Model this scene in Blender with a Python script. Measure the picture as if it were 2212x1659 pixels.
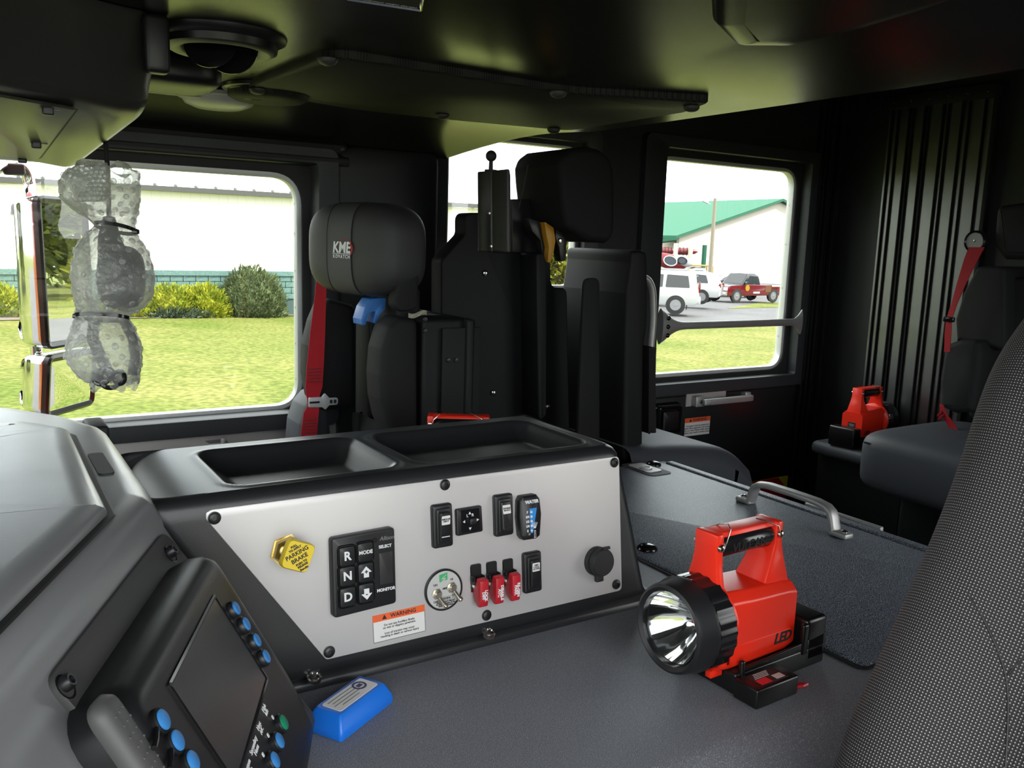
import bpy, bmesh, math, random
from mathutils import Vector as V, Matrix, noise as mnoise
random.seed(11)
for o in list(bpy.data.objects): bpy.data.objects.remove(o)
SC = bpy.context.scene
COL = SC.collection
PI = math.pi
# ------------------------------------------------------------------ camera, sky, sun, exposure
FW, FH, FOC = 2212, 1659, 1880.0
CR = Matrix(((0.8460, 0.0590, -0.5290), (-0.5320, 0.1550, -0.8330), (0.0320, 0.9860, 0.1620)))
q_ = CR.to_quaternion(); q_.normalize(); CR = q_.to_matrix()
CP = V((0, 0, 1.2))
cam_data = bpy.data.cameras.new('camera'); cam = bpy.data.objects.new('camera', cam_data); COL.objects.link(cam)
cam.matrix_world = Matrix.Translation(CP) @ CR.to_4x4()
cam_data.sensor_fit = 'HORIZONTAL'; cam_data.sensor_width = 36.0; cam_data.lens = FOC / FW * 36.0
cam_data.clip_start = 0.02; cam_data.clip_end = 800
SC.camera = cam
W = bpy.data.worlds.new('sky'); SC.world = W; W.use_nodes = True
nt = W.node_tree; nt.nodes.clear()
wo = nt.nodes.new('ShaderNodeOutputWorld'); bg = nt.nodes.new('ShaderNodeBackground')
tc = nt.nodes.new('ShaderNodeTexCoord'); ns = nt.nodes.new('ShaderNodeTexNoise'); rp = nt.nodes.new('ShaderNodeValToRGB')
ns.inputs['Scale'].default_value = 2.2; ns.inputs['Detail'].default_value = 6
rp.color_ramp.elements[0].position = .3; rp.color_ramp.elements[0].color = (.80, .89, 1.0, 1)
rp.color_ramp.elements[1].position = .65; rp.color_ramp.elements[1].color = (1.0, .99, .96, 1)
nt.links.new(tc.outputs['Generated'], ns.inputs['Vector']); nt.links.new(ns.outputs['Fac'], rp.inputs['Fac'])
nt.links.new(rp.outputs['Color'], bg.inputs['Color']); bg.inputs['Strength'].default_value = 2.3
nt.links.new(bg.outputs[0], wo.inputs[0])
sun_d = bpy.data.lights.new('sun', 'SUN'); sun_d.energy = 3.7; sun_d.angle = math.radians(.8); sun_d.color = (1, .95, .86)
sun = bpy.data.objects.new('sun', sun_d); COL.objects.link(sun)
SUN_FROM = V((.62, -.62, .95)).normalized()
sun.rotation_euler = SUN_FROM.to_track_quat('Z', 'Y').to_euler()
VS = SC.view_settings
VS.view_transform = 'Standard'; VS.look = 'None'; VS.gamma = 1.0; VS.use_curve_mapping = False
VS.exposure = 1.15
SC.cycles.max_bounces = 10; SC.cycles.transparent_max_bounces = 24
SC.cycles.sample_clamp_indirect = 6.0
SC.cycles.caustics_reflective = False

# ------------------------------------------------------------------ measuring helpers (the photograph's frame)
def ray(px, py): return CR @ V(((px - FW / 2) / FOC, -(py - FH / 2) / FOC, -1.0))
def onY(px, py, y): d = ray(px, py); return CP + d * ((y - CP.y) / d.y)
def onX(px, py, x): d = ray(px, py); return CP + d * ((x - CP.x) / d.x)
def onZ(px, py, z): d = ray(px, py); return CP + d * ((z - CP.z) / d.z)
def dep(px, py, t): return CP + ray(px, py) * t
def onP(px, py, p0, n): d = ray(px, py); return CP + d * ((p0 - CP).dot(n) / d.dot(n))
def ground_z(x): return -1.4 - .022 * max(x, 0)
def onG(px, py): d = ray(px, py); return CP + d * (-2.6 / (d.z + .022 * max(d.x, 0)))

# ------------------------------------------------------------------ mesh helpers
def frame(o, x, y):
    x = V(x).normalized(); y = V(y); y = (y - x * y.dot(x)).normalized(); z = x.cross(y)
    m = Matrix.Identity(4)
    for i in range(3): m[i][0] = x[i]; m[i][1] = y[i]; m[i][2] = z[i]; m[i][3] = o[i]
    return m
def T(x, y, z): return Matrix.Translation((x, y, z))
def RZ(a): return Matrix.Rotation(math.radians(a), 4, 'Z')
def RX(a): return Matrix.Rotation(math.radians(a), 4, 'X')
def RY(a): return Matrix.Rotation(math.radians(a), 4, 'Y')
def rpoly(pts, r, seg=5):
    """round the corners of a 2-D polygon; r = one radius or one for each corner"""
    out = []; n = len(pts)
    for i in range(n):
        p = V(pts[i]); a = V(pts[i - 1]); b = V(pts[(i + 1) % n]); rr = r[i] if isinstance(r, (list, tuple)) else r
        if rr <= 0: out.append((p.x, p.y)); continue
        da = (a - p); db = (b - p); la, lb = da.length, db.length; da.normalize(); db.normalize()
        ang = da.angle(db); t = min(rr / math.tan(ang / 2), la * .49, lb * .49)
        p1 = p + da * t; p2 = p + db * t
        for k in range(seg + 1):
            s = k / seg; q = p1 * (1 - s) ** 2 + p * 2 * s * (1 - s) + p2 * s * s
            out.append((q.x, q.y))
    return out
def rrect(w, h, r, seg=5, cx=0, cy=0):
    return rpoly([(cx - w / 2, cy - h / 2), (cx + w / 2, cy - h / 2), (cx + w / 2, cy + h / 2), (cx - w / 2, cy + h / 2)], r, seg)
class G:
    def __init__(s): s.v = []; s.f = []; s.uv = None
    def add(s, vs, fs, M=None):
        b = len(s.v)
        s.v += [tuple(M @ V(p)) if M is not None else tuple(p) for p in vs]
        s.f += [tuple(i + b for i in f) for f in fs]; return s
    def box(s, c, d, M=None):
        x, y, z = c; a, b, e = d[0] / 2, d[1] / 2, d[2] / 2
        vs = [(x + i * a, y + j * b, z + k * e) for k in (-1, 1) for j in (-1, 1) for i in (-1, 1)]
        return s.add(vs, [(0, 2, 3, 1), (4, 5, 7, 6), (0, 1, 5, 4), (2, 6, 7, 3), (0, 4, 6, 2), (1, 3, 7, 5)], M)
    def rbox(s, c, d, r, seg=3, M=None):
        bm = bmesh.new(); bmesh.ops.create_cube(bm, size=1)
        for v in bm.verts: v.co = V((v.co.x * d[0] + c[0], v.co.y * d[1] + c[1], v.co.z * d[2] + c[2]))
        bmesh.ops.bevel(bm, geom=bm.edges[:], offset=min(r, min(d) * .49), segments=seg, profile=.5, affect='EDGES')
        return s.bm(bm, M)
    def bm(s, bm, M=None):
        bm.verts.index_update()
        s.add([v.co.copy() for v in bm.verts], [tuple(v.index for v in f.verts) for f in bm.faces], M); bm.free(); return s
    def loft(s, rings, closed=True, caps=True, M=None):
        n = len(rings[0]); vs = [p for r in rings for p in r]; fs = []
        for i in range(len(rings) - 1):
            for j in range(n if closed else n - 1):
                k = (j + 1) % n
                fs.append((i * n + j, i * n + k, (i + 1) * n + k, (i + 1) * n + j))
        if caps and closed: fs.append(tuple(reversed(range(n)))); fs.append(tuple((len(rings) - 1) * n + j for j in range(n)))
        return s.add(vs, fs, M)
    def prism(s, poly, z0, z1, M=None, ch=0):
        """2-D outline (counter-clockwise) between z0 and z1; ch = chamfer of the upper rim"""
        if ch <= 0: return s.loft([[(x, y, z0) for x, y in poly], [(x, y, z1) for x, y in poly]], M=M)
        ins = inset(poly, ch * .35); ins2 = inset(poly, ch)
        sg = 1 if z1 > z0 else -1
        return s.loft([[(x, y, z0) for x, y in poly], [(x, y, z1 - sg * ch) for x, y in poly], [(x, y, z1 - sg * ch * .3) for x, y in ins], [(x, y, z1) for x, y in ins2]], M=M)
    def lathe(s, prof, n=24, M=None, caps=True):
        """(r, z) profile about the local z axis"""
        return s.loft([[(r * math.cos(2 * PI * k / n), r * math.sin(2 * PI * k / n), z) for k in range(n)] for r, z in prof], caps=caps, M=M)
    def tube(s, path, r, n=8, closed=False, M=None, flat=None):
        P = [V(p) for p in path]; m = len(P); rings = []; up = None
        for i in range(m):
            if closed: t = (P[(i + 1) % m] - P[i - 1])
            else: t = P[min(i + 1, m - 1)] - P[max(i - 1, 0)]
            t.normalize()
            if up is None:
                up = V((0, 0, 1)) if abs(t.z) < .9 else V((1, 0, 0))
            a = (up - t * up.dot(t)); a.normalize(); up = a; b = t.cross(a)
            rr = r[i] if isinstance(r, (list, tuple)) else r
            fl = flat or 1
            rings.append([P[i] + a * (math.cos(2 * PI * k / n) * rr) + b * (math.sin(2 * PI * k / n) * rr * fl) for k in range(n)])
        if closed: rings.append(rings[0])
        return s.loft(rings, caps=not closed, M=M)
    def grid(s, fn, nu, nv, M=None):
        vs = [fn(i / nu, j / nv) for j in range(nv + 1) for i in range(nu + 1)]
        fs = [(j * (nu + 1) + i, j * (nu + 1) + i + 1, (j + 1) * (nu + 1) + i + 1, (j + 1) * (nu + 1) + i) for j in range(nv) for i in range(nu)]
        return s.add(vs, fs, M)
    def ball(s, c, r, nu=16, nv=10, M=None, sc=(1, 1, 1)):
        return s.loft([[(c[0] + sc[0] * r * math.sin(PI * (j + .001) / (nv + .002)) * math.cos(2 * PI * i / nu), c[1] + sc[1] * r * math.sin(PI * (j + .001) / (nv + .002)) * math.sin(2 * PI * i / nu), c[2] - sc[2] * r * math.cos(PI * j / nv)) for i in range(nu)] for j in range(nv + 1)], M=M)
    def superq(s, c, d, e=3.0, nu=32, nv=20, M=None):
        """rounded-box (superellipsoid) of size d about c"""
        def sp(x): return math.copysign(abs(x) ** (2 / e), x)
        R = []
        for j in range(nv + 1):
            a = -PI / 2 + PI * j / nv; ca, sa = sp(math.cos(a) + 1e-9), sp(math.sin(a))
            R.append([(c[0] + d[0] / 2 * ca * sp(math.cos(2 * PI * i / nu)), c[1] + d[1] / 2 * ca * sp(math.sin(2 * PI * i / nu)), c[2] + d[2] / 2 * sa) for i in range(nu)])
        return s.loft(R, M=M)
def inset(poly, d):
    n = len(poly); out = []
    for i in range(n):
        p = V(poly[i]); a = p - V(poly[i - 1]); b = V(poly[(i + 1) % n]) - p
        if a.length < 1e-9: a = b
        if b.length < 1e-9: b = a
        a.normalize(); b.normalize(); na = V((-a.y, a.x)); nb = V((-b.y, b.x)); m = na + nb
        if m.length < 1e-6: m = na
        m.normalize(); k = max(m.dot(na), .35); q = p + m * (d / k); out.append((q.x, q.y))
    return out
LOCALROOT = set()
def props(o, label=None, cat=None, group=None, kind=None):
    if label: o['label'] = label
    if cat: o['category'] = cat
    if group: o['group'] = group
    if kind: o['kind'] = kind
    return o
def root(name, label, cat, loc=(0, 0, 0), M=None, group=None, kind=None):
    """an Empty at the thing's base; with M the parts are built in the thing's own axes"""
    o = bpy.data.objects.new(name, None); COL.objects.link(o); o.empty_display_size = .02
    if M is not None: o.matrix_basis = M; LOCALROOT.add(o)
    else: o.location = loc
    return props(o, label, cat, group, kind)
def attach(o, parent):
    if parent is None: return
    o.parent = parent
    if parent.parent is None and parent not in LOCALROOT:
        o.matrix_parent_inverse = parent.matrix_basis.inverted()
def build(name, g, m, parent=None, bev=0, seg=2, smooth=38, M=None, label=None, cat=None, group=None, kind=None, uv=False):
    me = bpy.data.meshes.new(name)
    vs = [M @ V(p) for p in g.v] if M is not None else g.v
    me.from_pydata([tuple(p) for p in vs], [], g.f)
    if bev > 0:
        bm = bmesh.new(); bm.from_mesh(me); bmesh.ops.recalc_face_normals(bm, faces=bm.faces[:])
        es = [e for e in bm.edges if len(e.link_faces) == 2 and e.calc_face_angle(0) > math.radians(32)]
        bmesh.ops.bevel(bm, geom=es, offset=bev, segments=seg, profile=.5, affect='EDGES', clamp_overlap=True)
        bm.to_mesh(me); bm.free()
    else:
        bm = bmesh.new(); bm.from_mesh(me); bmesh.ops.recalc_face_normals(bm, faces=bm.faces[:]); bm.to_mesh(me); bm.free()
    if uv and g.uv:
        L = me.uv_layers.new(name='uv')
        for lp in me.loops: L.data[lp.index].uv = g.uv[lp.vertex_index]
    me.validate()
    if smooth: me.shade_smooth(); me.set_sharp_from_angle(angle=math.radians(smooth))
    me.materials.append(m)
    o = bpy.data.objects.new(name, me); COL.objects.link(o); attach(o, parent)
    return props(o, label, cat, group, kind)
def inst(name, src, parent, M):
    """another object that shares src's mesh"""
    o = bpy.data.objects.new(name, src.data); COL.objects.link(o); attach(o, parent)
    o.matrix_basis = M; return o
def copy_tree(o, parent=None):
    c = o.copy(); COL.objects.link(c); c.parent = parent
    if o in LOCALROOT: LOCALROOT.add(c)
    for ch in o.children: copy_tree(ch, c)
    return c
def text(name, s, size, M, m, parent, bold=0, align='CENTER', d=.0003, sx=1.0, shear=0, sp=1.0, ls=1.0, label=None):
    """lettering as a thin raised mesh; M puts the text's xy plane on its surface"""
    cu = bpy.data.curves.new(name, 'FONT'); cu.body = s; cu.size = size; cu.align_x = align; cu.align_y = 'CENTER'
    cu.extrude = d; cu.offset = bold; cu.resolution_u = 3; cu.shear = shear; cu.space_character = sp; cu.space_line = ls
    t = bpy.data.objects.new(name, cu); COL.objects.link(t)
    dg = bpy.context.evaluated_depsgraph_get()
    me = bpy.data.meshes.new_from_object(t.evaluated_get(dg)); bpy.data.objects.remove(t); bpy.data.curves.remove(cu)
    me.transform(M @ Matrix.Diagonal((sx, 1, 1, 1))); me.materials.clear(); me.materials.append(m); me.name = name
    o = bpy.data.objects.new(name, me); COL.objects.link(o); attach(o, parent)
    if label: o['label'] = label
    return o

# ------------------------------------------------------------------ materials
def nodes(m): m.use_nodes = True; return m.node_tree, m.node_tree.nodes['Principled BSDF']
def mat(name, col, rough=.5, metal=0., spec=.5, bump=None, var=None, coat=0., stretch=None, trans=None, rvar=None):
    """bump=(scale, strength, distance), var=(scale, amount): noise in colour, stretch=(x,y,z) scales the coordinates"""
    m = bpy.data.materials.new(name); t, b = nodes(m); N = t.nodes; L = t.links
    b.inputs['Base Color'].default_value = (*col, 1); b.inputs['Roughness'].default_value = rough
    b.inputs['Metallic'].default_value = metal; b.inputs['Specular IOR Level'].default_value = spec
    if coat: b.inputs['Coat Weight'].default_value = coat; b.inputs['Coat Roughness'].default_value = .06
    if bump or var or rvar:
        tcn = N.new('ShaderNodeTexCoord'); mp = N.new('ShaderNodeMapping'); L.new(tcn.outputs['Object'], mp.inputs['Vector'])
        if stretch: mp.inputs['Scale'].default_value = stretch
    if var:
        n = N.new('ShaderNodeTexNoise'); n.inputs['Scale'].default_value = var[0]; n.inputs['Detail'].default_value = 5
        r = N.new('ShaderNodeValToRGB'); a = var[1]
        r.color_ramp.elements[0].position = .3; r.color_ramp.elements[1].position = .72
        r.color_ramp.elements[0].color = (*[c * (1 - a) for c in col], 1); r.color_ramp.elements[1].color = (*[min(1, c * (1 + a)) for c in col], 1)
        L.new(mp.outputs[0], n.inputs['Vector']); L.new(n.outputs['Fac'], r.inputs['Fac']); L.new(r.outputs[0], b.inputs['Base Color'])
    if rvar:
        n = N.new('ShaderNodeTexNoise'); n.inputs['Scale'].default_value = rvar[0]; n.inputs['Detail'].default_value = 4
        mr = N.new('ShaderNodeMapRange'); mr.inputs['To Min'].default_value = rough - rvar[1]; mr.inputs['To Max'].default_value = rough + rvar[1]
        L.new(mp.outputs[0], n.inputs['Vector']); L.new(n.outputs['Fac'], mr.inputs['Value']); L.new(mr.outputs[0], b.inputs['Roughness'])
    if bump:
        n = N.new('ShaderNodeTexNoise'); n.inputs['Scale'].default_value = bump[0]; n.inputs['Detail'].default_value = 3
        bp = N.new('ShaderNodeBump'); bp.inputs['Strength'].default_value = bump[1]; bp.inputs['Distance'].default_value = bump[2] if len(bump) > 2 else .001
        L.new(mp.outputs[0], n.inputs['Vector']); L.new(n.outputs['Fac'], bp.inputs['Height']); L.new(bp.outputs[0], b.inputs['Normal'])
    return m
def speckle(name, c0, c1, scale, rough, bump, lo=.52, hi=.66, dist=.0012):
    """gritty sprayed coating: fine grains in colour and relief"""
    m = bpy.data.materials.new(name); t, b = nodes(m); N = t.nodes; L = t.links
    tcn = N.new('ShaderNodeTexCoord'); n = N.new('ShaderNodeTexNoise'); n.inputs['Scale'].default_value = scale; n.inputs['Detail'].default_value = 2
    r = N.new('ShaderNodeValToRGB'); r.color_ramp.elements[0].position = lo; r.color_ramp.elements[1].position = hi
    r.color_ramp.elements[0].color = (*c0, 1); r.color_ramp.elements[1].color = (*c1, 1)
    bp = N.new('ShaderNodeBump'); bp.inputs['Strength'].default_value = bump; bp.inputs['Distance'].default_value = dist
    L.new(tcn.outputs['Object'], n.inputs['Vector']); L.new(n.outputs['Fac'], r.inputs['Fac']); L.new(r.outputs[0], b.inputs['Base Color'])
    L.new(n.outputs['Fac'], bp.inputs['Height']); L.new(bp.outputs[0], b.inputs['Normal']); b.inputs['Roughness'].default_value = rough
    return m
def pane_mat(name, tint, refl=1.0):
    """thin clear sheet: transparent with a Fresnel reflection"""
    m = bpy.data.materials.new(name); m.use_nodes = True; t = m.node_tree; t.nodes.clear(); N = t.nodes; L = t.links
    o = N.new('ShaderNodeOutputMaterial'); mx = N.new('ShaderNodeMixShader'); tr = N.new('ShaderNodeBsdfTransparent'); gl = N.new('ShaderNodeBsdfGlossy')
    lw = N.new('ShaderNodeLayerWeight'); pw = N.new('ShaderNodeMath'); pw.operation = 'POWER'; pw.inputs[1].default_value = 5; lw.inputs['Blend'].default_value = .5
    ml = N.new('ShaderNodeMath'); ml.operation = 'MULTIPLY_ADD'; ml.inputs[1].default_value = .93; ml.inputs[2].default_value = .035
    tr.inputs['Color'].default_value = (*tint, 1); gl.inputs['Roughness'].default_value = .01; gl.inputs['Color'].default_value = (refl, refl, refl, 1)
    L.new(lw.outputs['Facing'], pw.inputs[0]); L.new(pw.outputs[0], ml.inputs[0]); L.new(ml.outputs[0], mx.inputs[0])
    L.new(tr.outputs[0], mx.inputs[1]); L.new(gl.outputs[0], mx.inputs[2]); L.new(mx.outputs[0], o.inputs[0])
    return m
MT = {}
MT['headliner'] = mat('headliner_plastic', (.014, .014, .0125), .25, bump=(420, .10, .0005), rvar=(7, .05))
MT['dash'] = mat('dash_plastic', (.20, .202, .206), .32, bump=(300, .14, .0006), rvar=(9, .05))
MT['console'] = mat('console_plastic', (.016, .0165, .018), .36, bump=(520, .14, .0005))
MT['tunnel'] = speckle('tunnel_coating', (.150, .156, .176), (.50, .52, .55), 900, .52, .35, .55, .72, .0006)
MT['lid'] = speckle('lid_coating', (.050, .060, .078), (.55, .62, .72), 620, .44, .6, .50, .68, .0010)
MT['trim'] = speckle('trim_coating', (.022, .025, .028), (.05, .055, .06), 600, .5, .35, .5, .7, .0008)
MT['wall'] = mat('wall_liner', (.009, .0105, .0115), .55, bump=(500, .15, .0006))
MT['wallblack'] = mat('door_liner', (.014, .015, .016), .30, bump=(60, .05, .0006))
MT['black'] = mat('black_plastic', (.012, .012, .013), .38, bump=(700, .06, .0003))
MT['blackgloss'] = mat('black_gloss', (.010, .010, .011), .16)
MT['plate'] = mat('plate_grey', (.055, .054, .052), .5, bump=(500, .1, .0004))
MT['charger'] = mat('charger_black', (.006, .006, .006), .3)
MT['rubber'] = mat('black_rubber', (.014, .014, .014), .6)
MT['steelblk'] = mat('black_steel', (.005, .0054, .0058), .62, .0, spec=.3, bump=(300, .05, .0004))
MT['alu'] = mat('brushed_panel', (.67, .645, .635), .46, .40, bump=(220, .05, .0003), stretch=(1, 12, 14), rvar=(160, .05))
MT['alum'] = mat('satin_aluminium', (.50, .50, .49), .48, .7, bump=(260, .06, .0004))
MT['aludoor'] = mat('door_aluminium', (.60, .57, .54), .45, .5, bump=(200, .06, .0004), stretch=(1, 8, 10))
MT['frame'] = mat('window_frame_aluminium', (.70, .71, .70), .42, .35, bump=(200, .05, .0004))
MT['chrome'] = mat('chrome', (.82, .83, .84), .06, 1.)
MT['steel'] = mat('polished_steel', (.62, .60, .57), .2, 1.)
MT['zinc'] = mat('yellow_zinc', (.72, .55, .22), .25, 1.)
MT['fabric'] = mat('seat_vinyl', (.0085, .0085, .009), .72, spec=.3, bump=(900, .3, .0006))
MT['fabricgrey'] = mat('headrest_strip', (.055, .056, .058), .62, bump=(900, .3, .0006))
MT['cush'] = mat('cushion_vinyl', (.045, .050, .060), .6, bump=(900, .3, .0006))
MT['red'] = mat('lantern_red', (.92, .030, .010), .32)
MT['redbelt'] = mat('red_webbing', (.30, .008, .014), .75, spec=.2, bump=(900, .35, .0008), stretch=(1, 1, 1))
MT['redguard'] = mat('red_guard', (.50, .018, .030), .35)
MT['white'] = mat('print_white', (.80, .80, .80), .5)
MT['ink'] = mat('print_black', (.012, .012, .012), .5)
MT['inkgrey'] = mat('print_grey', (.24, .24, .24), .5)
MT['orange'] = mat('print_orange', (.85, .13, .03), .5)
MT['yellow'] = mat('knob_yellow', (.85, .62, .03), .35)
MT['blue'] = mat('case_blue', (.010, .17, .72), .35)
MT['btnblue'] = mat('button_blue', (.05, .25, .62), .4)
MT['btngreen'] = mat('button_green', (.01, .26, .13), .4)
MT['screen'] = mat('display_glass', (.035, .034, .034), .26)
MT['pane'] = pane_mat('window_glass', (.96, .98, .96))
MT['labelwhite'] = mat('label_white', (.78, .77, .74), .45)
MT['gauge_blue'] = mat('gauge_blue', (.03, .27, .70), .4)
MT['green_print'] = mat('print_green', (.05, .42, .16), .5)
MT['greyprint'] = mat('label_grey', (.55, .54, .52), .5)
# ================================================================== the cab shell
def holes_wall(g, a0, a1, b0, b1, t0, t1, holes, axis):
    """slab in the (a,b) plane with rectangular holes; axis 'Y': a=x, b=z, thickness in y; axis 'X': a=y"""
    A = sorted({a0, a1} | {h[0] for h in holes} | {h[1] for h in holes}); B = sorted({b0, b1} | {h[2] for h in holes} | {h[3] for h in holes})
    for i in range(len(A) - 1):
        for j in range(len(B) - 1):
            ca, cb = (A[i] + A[i + 1]) / 2, (B[j] + B[j + 1]) / 2
            if any(h[0] < ca < h[1] and h[2] < cb < h[3] for h in holes): continue
            d = (A[i + 1] - A[i], B[j + 1] - B[j])
            if axis == 'Y': g.box((ca, (t0 + t1) / 2, cb), (d[0], t1 - t0, d[1]))
            else: g.box(((t0 + t1) / 2, ca, cb), (t1 - t0, d[0], d[1]))
    return g
def ring(g, outer, inner, y0, y1):
    """picture-frame ring in the x-z plane between two outlines of equal length"""
    f = lambda poly, y: [(x, y, z) for x, z in poly]
    g.loft([f(outer, y0), f(inner, y0), f(inner, y1), f(outer, y1), f(outer, y0)], caps=False); return g
def rr(x0, x1, z0, z1, r, seg=8): return rpoly([(x0, z0), (x1, z0), (x1, z1), (x0, z1)], r, seg)
YW = 2.30
H1, H2, H3 = (-.46, .84, .68, 1.38), (2.00, 2.80, .68, 1.54), (1.20, 1.74, 1.03, 1.53)
g = holes_wall(G(), -1.0, 2.97, -.12, 1.96, YW, YW + .05, [H1, H2, H3], 'Y')
build('wall_right', g, MT['wall'], kind='structure', smooth=0, label='black cab side wall holding the three windows')
MT['redpaint'] = mat('red_cab_paint', (.42, .008, .010), .18, coat=.6)
g = holes_wall(G(), -1.0, 2.97, -.5, 1.98, YW + .06, YW + .09, [(h[0] - .06, h[1] + .06, h[2] - .05, h[3] + .05) for h in (H1, H2, H3)], 'Y')
build('wall_right_outside', g, MT['redpaint'], kind='structure', smooth=0, label='red painted outside skin of the cab')
g = G().box((2.99, 1.1, .92), (.04, 2.5, 2.08)); build('wall_rear', g, MT['wall'], kind='structure', smooth=0, label='black rear wall of the crew cab')
g = holes_wall(G(), -1.0, 2.97, -.12, 1.96, -.22, -.16, [(-.70, .80, -.05, 1.55), (1.75, 2.75, .60, 1.50)], 'Y')
build('wall_left', g, MT['wall'], kind='structure', smooth=0, label='driver side wall with the open door')
g = holes_wall(G(), -.16, YW, -.12, 1.96, -1.0, -.95, [(-.05, 2.2, .85, 1.60)], 'X')
build('wall_front', g, MT['wall'], kind='structure', smooth=0, label='cab front wall below and above the windscreen')
MT['floor'] = mat('floor_mat', (.02, .02, .021), .6, bump=(300, .3, .001))
build('floor', G().box((1.0, 1.05, -.03), (4.0, 2.6, .06)), MT['floor'], kind='structure', smooth=0, label='dark cab floor')
build('roof_slab', G().box((1.0, 1.05, 1.975), (4.0, 2.6, .03)), MT['wall'], kind='structure', smooth=0)

# headliner: flat moulding over the front seats with a rolled rear lip, turned down along the passenger wall
def head_xend(y):
    if y < 1.0: return 1.50 - .10 * (1.0 - y)
    if y < 1.95: return 1.50
    s = (y - 1.95) / .33; return 1.50 - .27 * s ** 1.15
def head_z(x, y):
    z = 1.50
    if y < 1.30: s = 1.30 - y; z += .13 * s * s / (s + .12) * min(max((1.47 - x) / .40, 0), 1)
    if y > 2.02: s = (y - 2.02) / .28; z -= .075 * s * s * (1.35 - .35 * s)
    return z
g = G(); NX, NY = 70, 60
def hf(u, v):
    y = -.16 + 2.455 * v; xe = head_xend(y); L = xe + .95
    k = u * 1.10
    if k <= 1.0:
        x = -.95 + L * k; z = head_z(x, y)
        e = xe - x
        if e < .012: z += .012 * (1 - math.sqrt(max(0, 1 - ((.012 - e) / .012) ** 2)))
    else:
        x = xe; z = head_z(x, y) + .012 + (k - 1) / .10 * (1.93 - head_z(x, y) - .012)
    return (x, y, z)
g.grid(hf, NX * 3, NY)
ceil = build('ceiling', g, MT['headliner'], kind='structure', smooth=50, label='dark moulded headliner over the front seats')
# driver-side overhead pod in the headliner
pod = rpoly([(onZ(px, py, 1.47).x, onZ(px, py, 1.47).y) for px, py in ((1522, 60), (1532, 128), (1580, 158), (1700, 166), (1860, 153), (2085, 128), (2330, 70), (2330, -330), (1518, -330))], [.03, .03, .03, .05, .05, .05, .02, .02, .02], 4)
def flip(poly): return [(x, -y) for x, y in reversed(poly)]
def ccw(poly):
    a = sum(poly[i - 1][0] * poly[i][1] - poly[i][0] * poly[i - 1][1] for i in range(len(poly)))
    return poly if a > 0 else list(reversed(poly))
pod = ccw(pod)
rings = []
for d, z in ((0, 1.56), (0, 1.508), (.003, 1.4990), (.009, 1.4925), (.020, 1.4880), (.034, 1.4860), (.046, 1.4855)):
    rings.append([(x, y, z + .15 * max(0, 1.14 - y)) for x, y in inset(pod, d)])
build('overhead_pod', G().loft(rings), MT['headliner'], ceil, smooth=60, label='smooth overhead pod above the driver')
# perforated speaker panel in the middle of the headliner
MT['perf'] = mat('perforated_cover', (.030, .030, .027), .62, spec=.25)
def perf_nodes(m):
    t, b = nodes(m); N = t.nodes; L = t.links
    tcn = N.new('ShaderNodeTexCoord'); sx = N.new('ShaderNodeSeparateXYZ'); L.new(tcn.outputs['Object'], sx.inputs[0])
    outs = []
    for k in ('X', 'Y'):
        a = N.new('ShaderNodeMath'); a.operation = 'MULTIPLY'; a.inputs[1].default_value = 2 * PI / .0052; L.new(sx.outputs[k], a.inputs[0])
        c = N.new('ShaderNodeMath'); c.operation = 'COSINE'; L.new(a.outputs[0], c.inputs[0]); outs.append(c)
    ad = N.new('ShaderNodeMath'); ad.operation = 'ADD'; L.new(outs[0].outputs[0], ad.inputs[0]); L.new(outs[1].outputs[0], ad.inputs[1])
    r = N.new('ShaderNodeValToRGB'); r.color_ramp.elements[0].position = .55; r.color_ramp.elements[1].position = .7
    r.color_ramp.elements[0].color = (.024, .024, .021, 1); r.color_ramp.elements[1].color = (.004, .004, .004, 1)
    L.new(ad.outputs[0], r.inputs['Fac']); L.new(r.outputs[0], b.inputs['Base Color'])
perf_nodes(MT['perf'])
def zp(px, py, z): p = onZ(px, py, z); return (p.x, p.y)
gp = ccw(rpoly([zp(523, 196, 1.485), zp(715, 122, 1.485), (1.02, 1.44), zp(1535, 222, 1.485), zp(1480, 243, 1.485), zp(1230, 283, 1.485), zp(1000, 262, 1.485), (.80, 1.955)], [.03, .06, .2, .02, .06, .05, .1, .2], 5))
rings = [[(x, y, z) for x, y in inset(gp, d)] for d, z in ((0, 1.503), (0, 1.489), (.004, 1.485))]
grl = build('speaker_panel', G().loft(rings), MT['perf'], ceil, smooth=50, label='perforated black speaker panel in the headliner')
for px, py in ((708, 127), (556, 192), (1206, 199), (1494, 230), (956, 248), (1196, 279)):
    c = onZ(px, py, 1.484); build('dome_screw', G().lathe([(.0165, 0), (.0165, -.003), (.013, -.008), (.007, -.0105), (.002, -.011)], 20, T(*c)), MT['plate'], grl, smooth=60)
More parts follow.
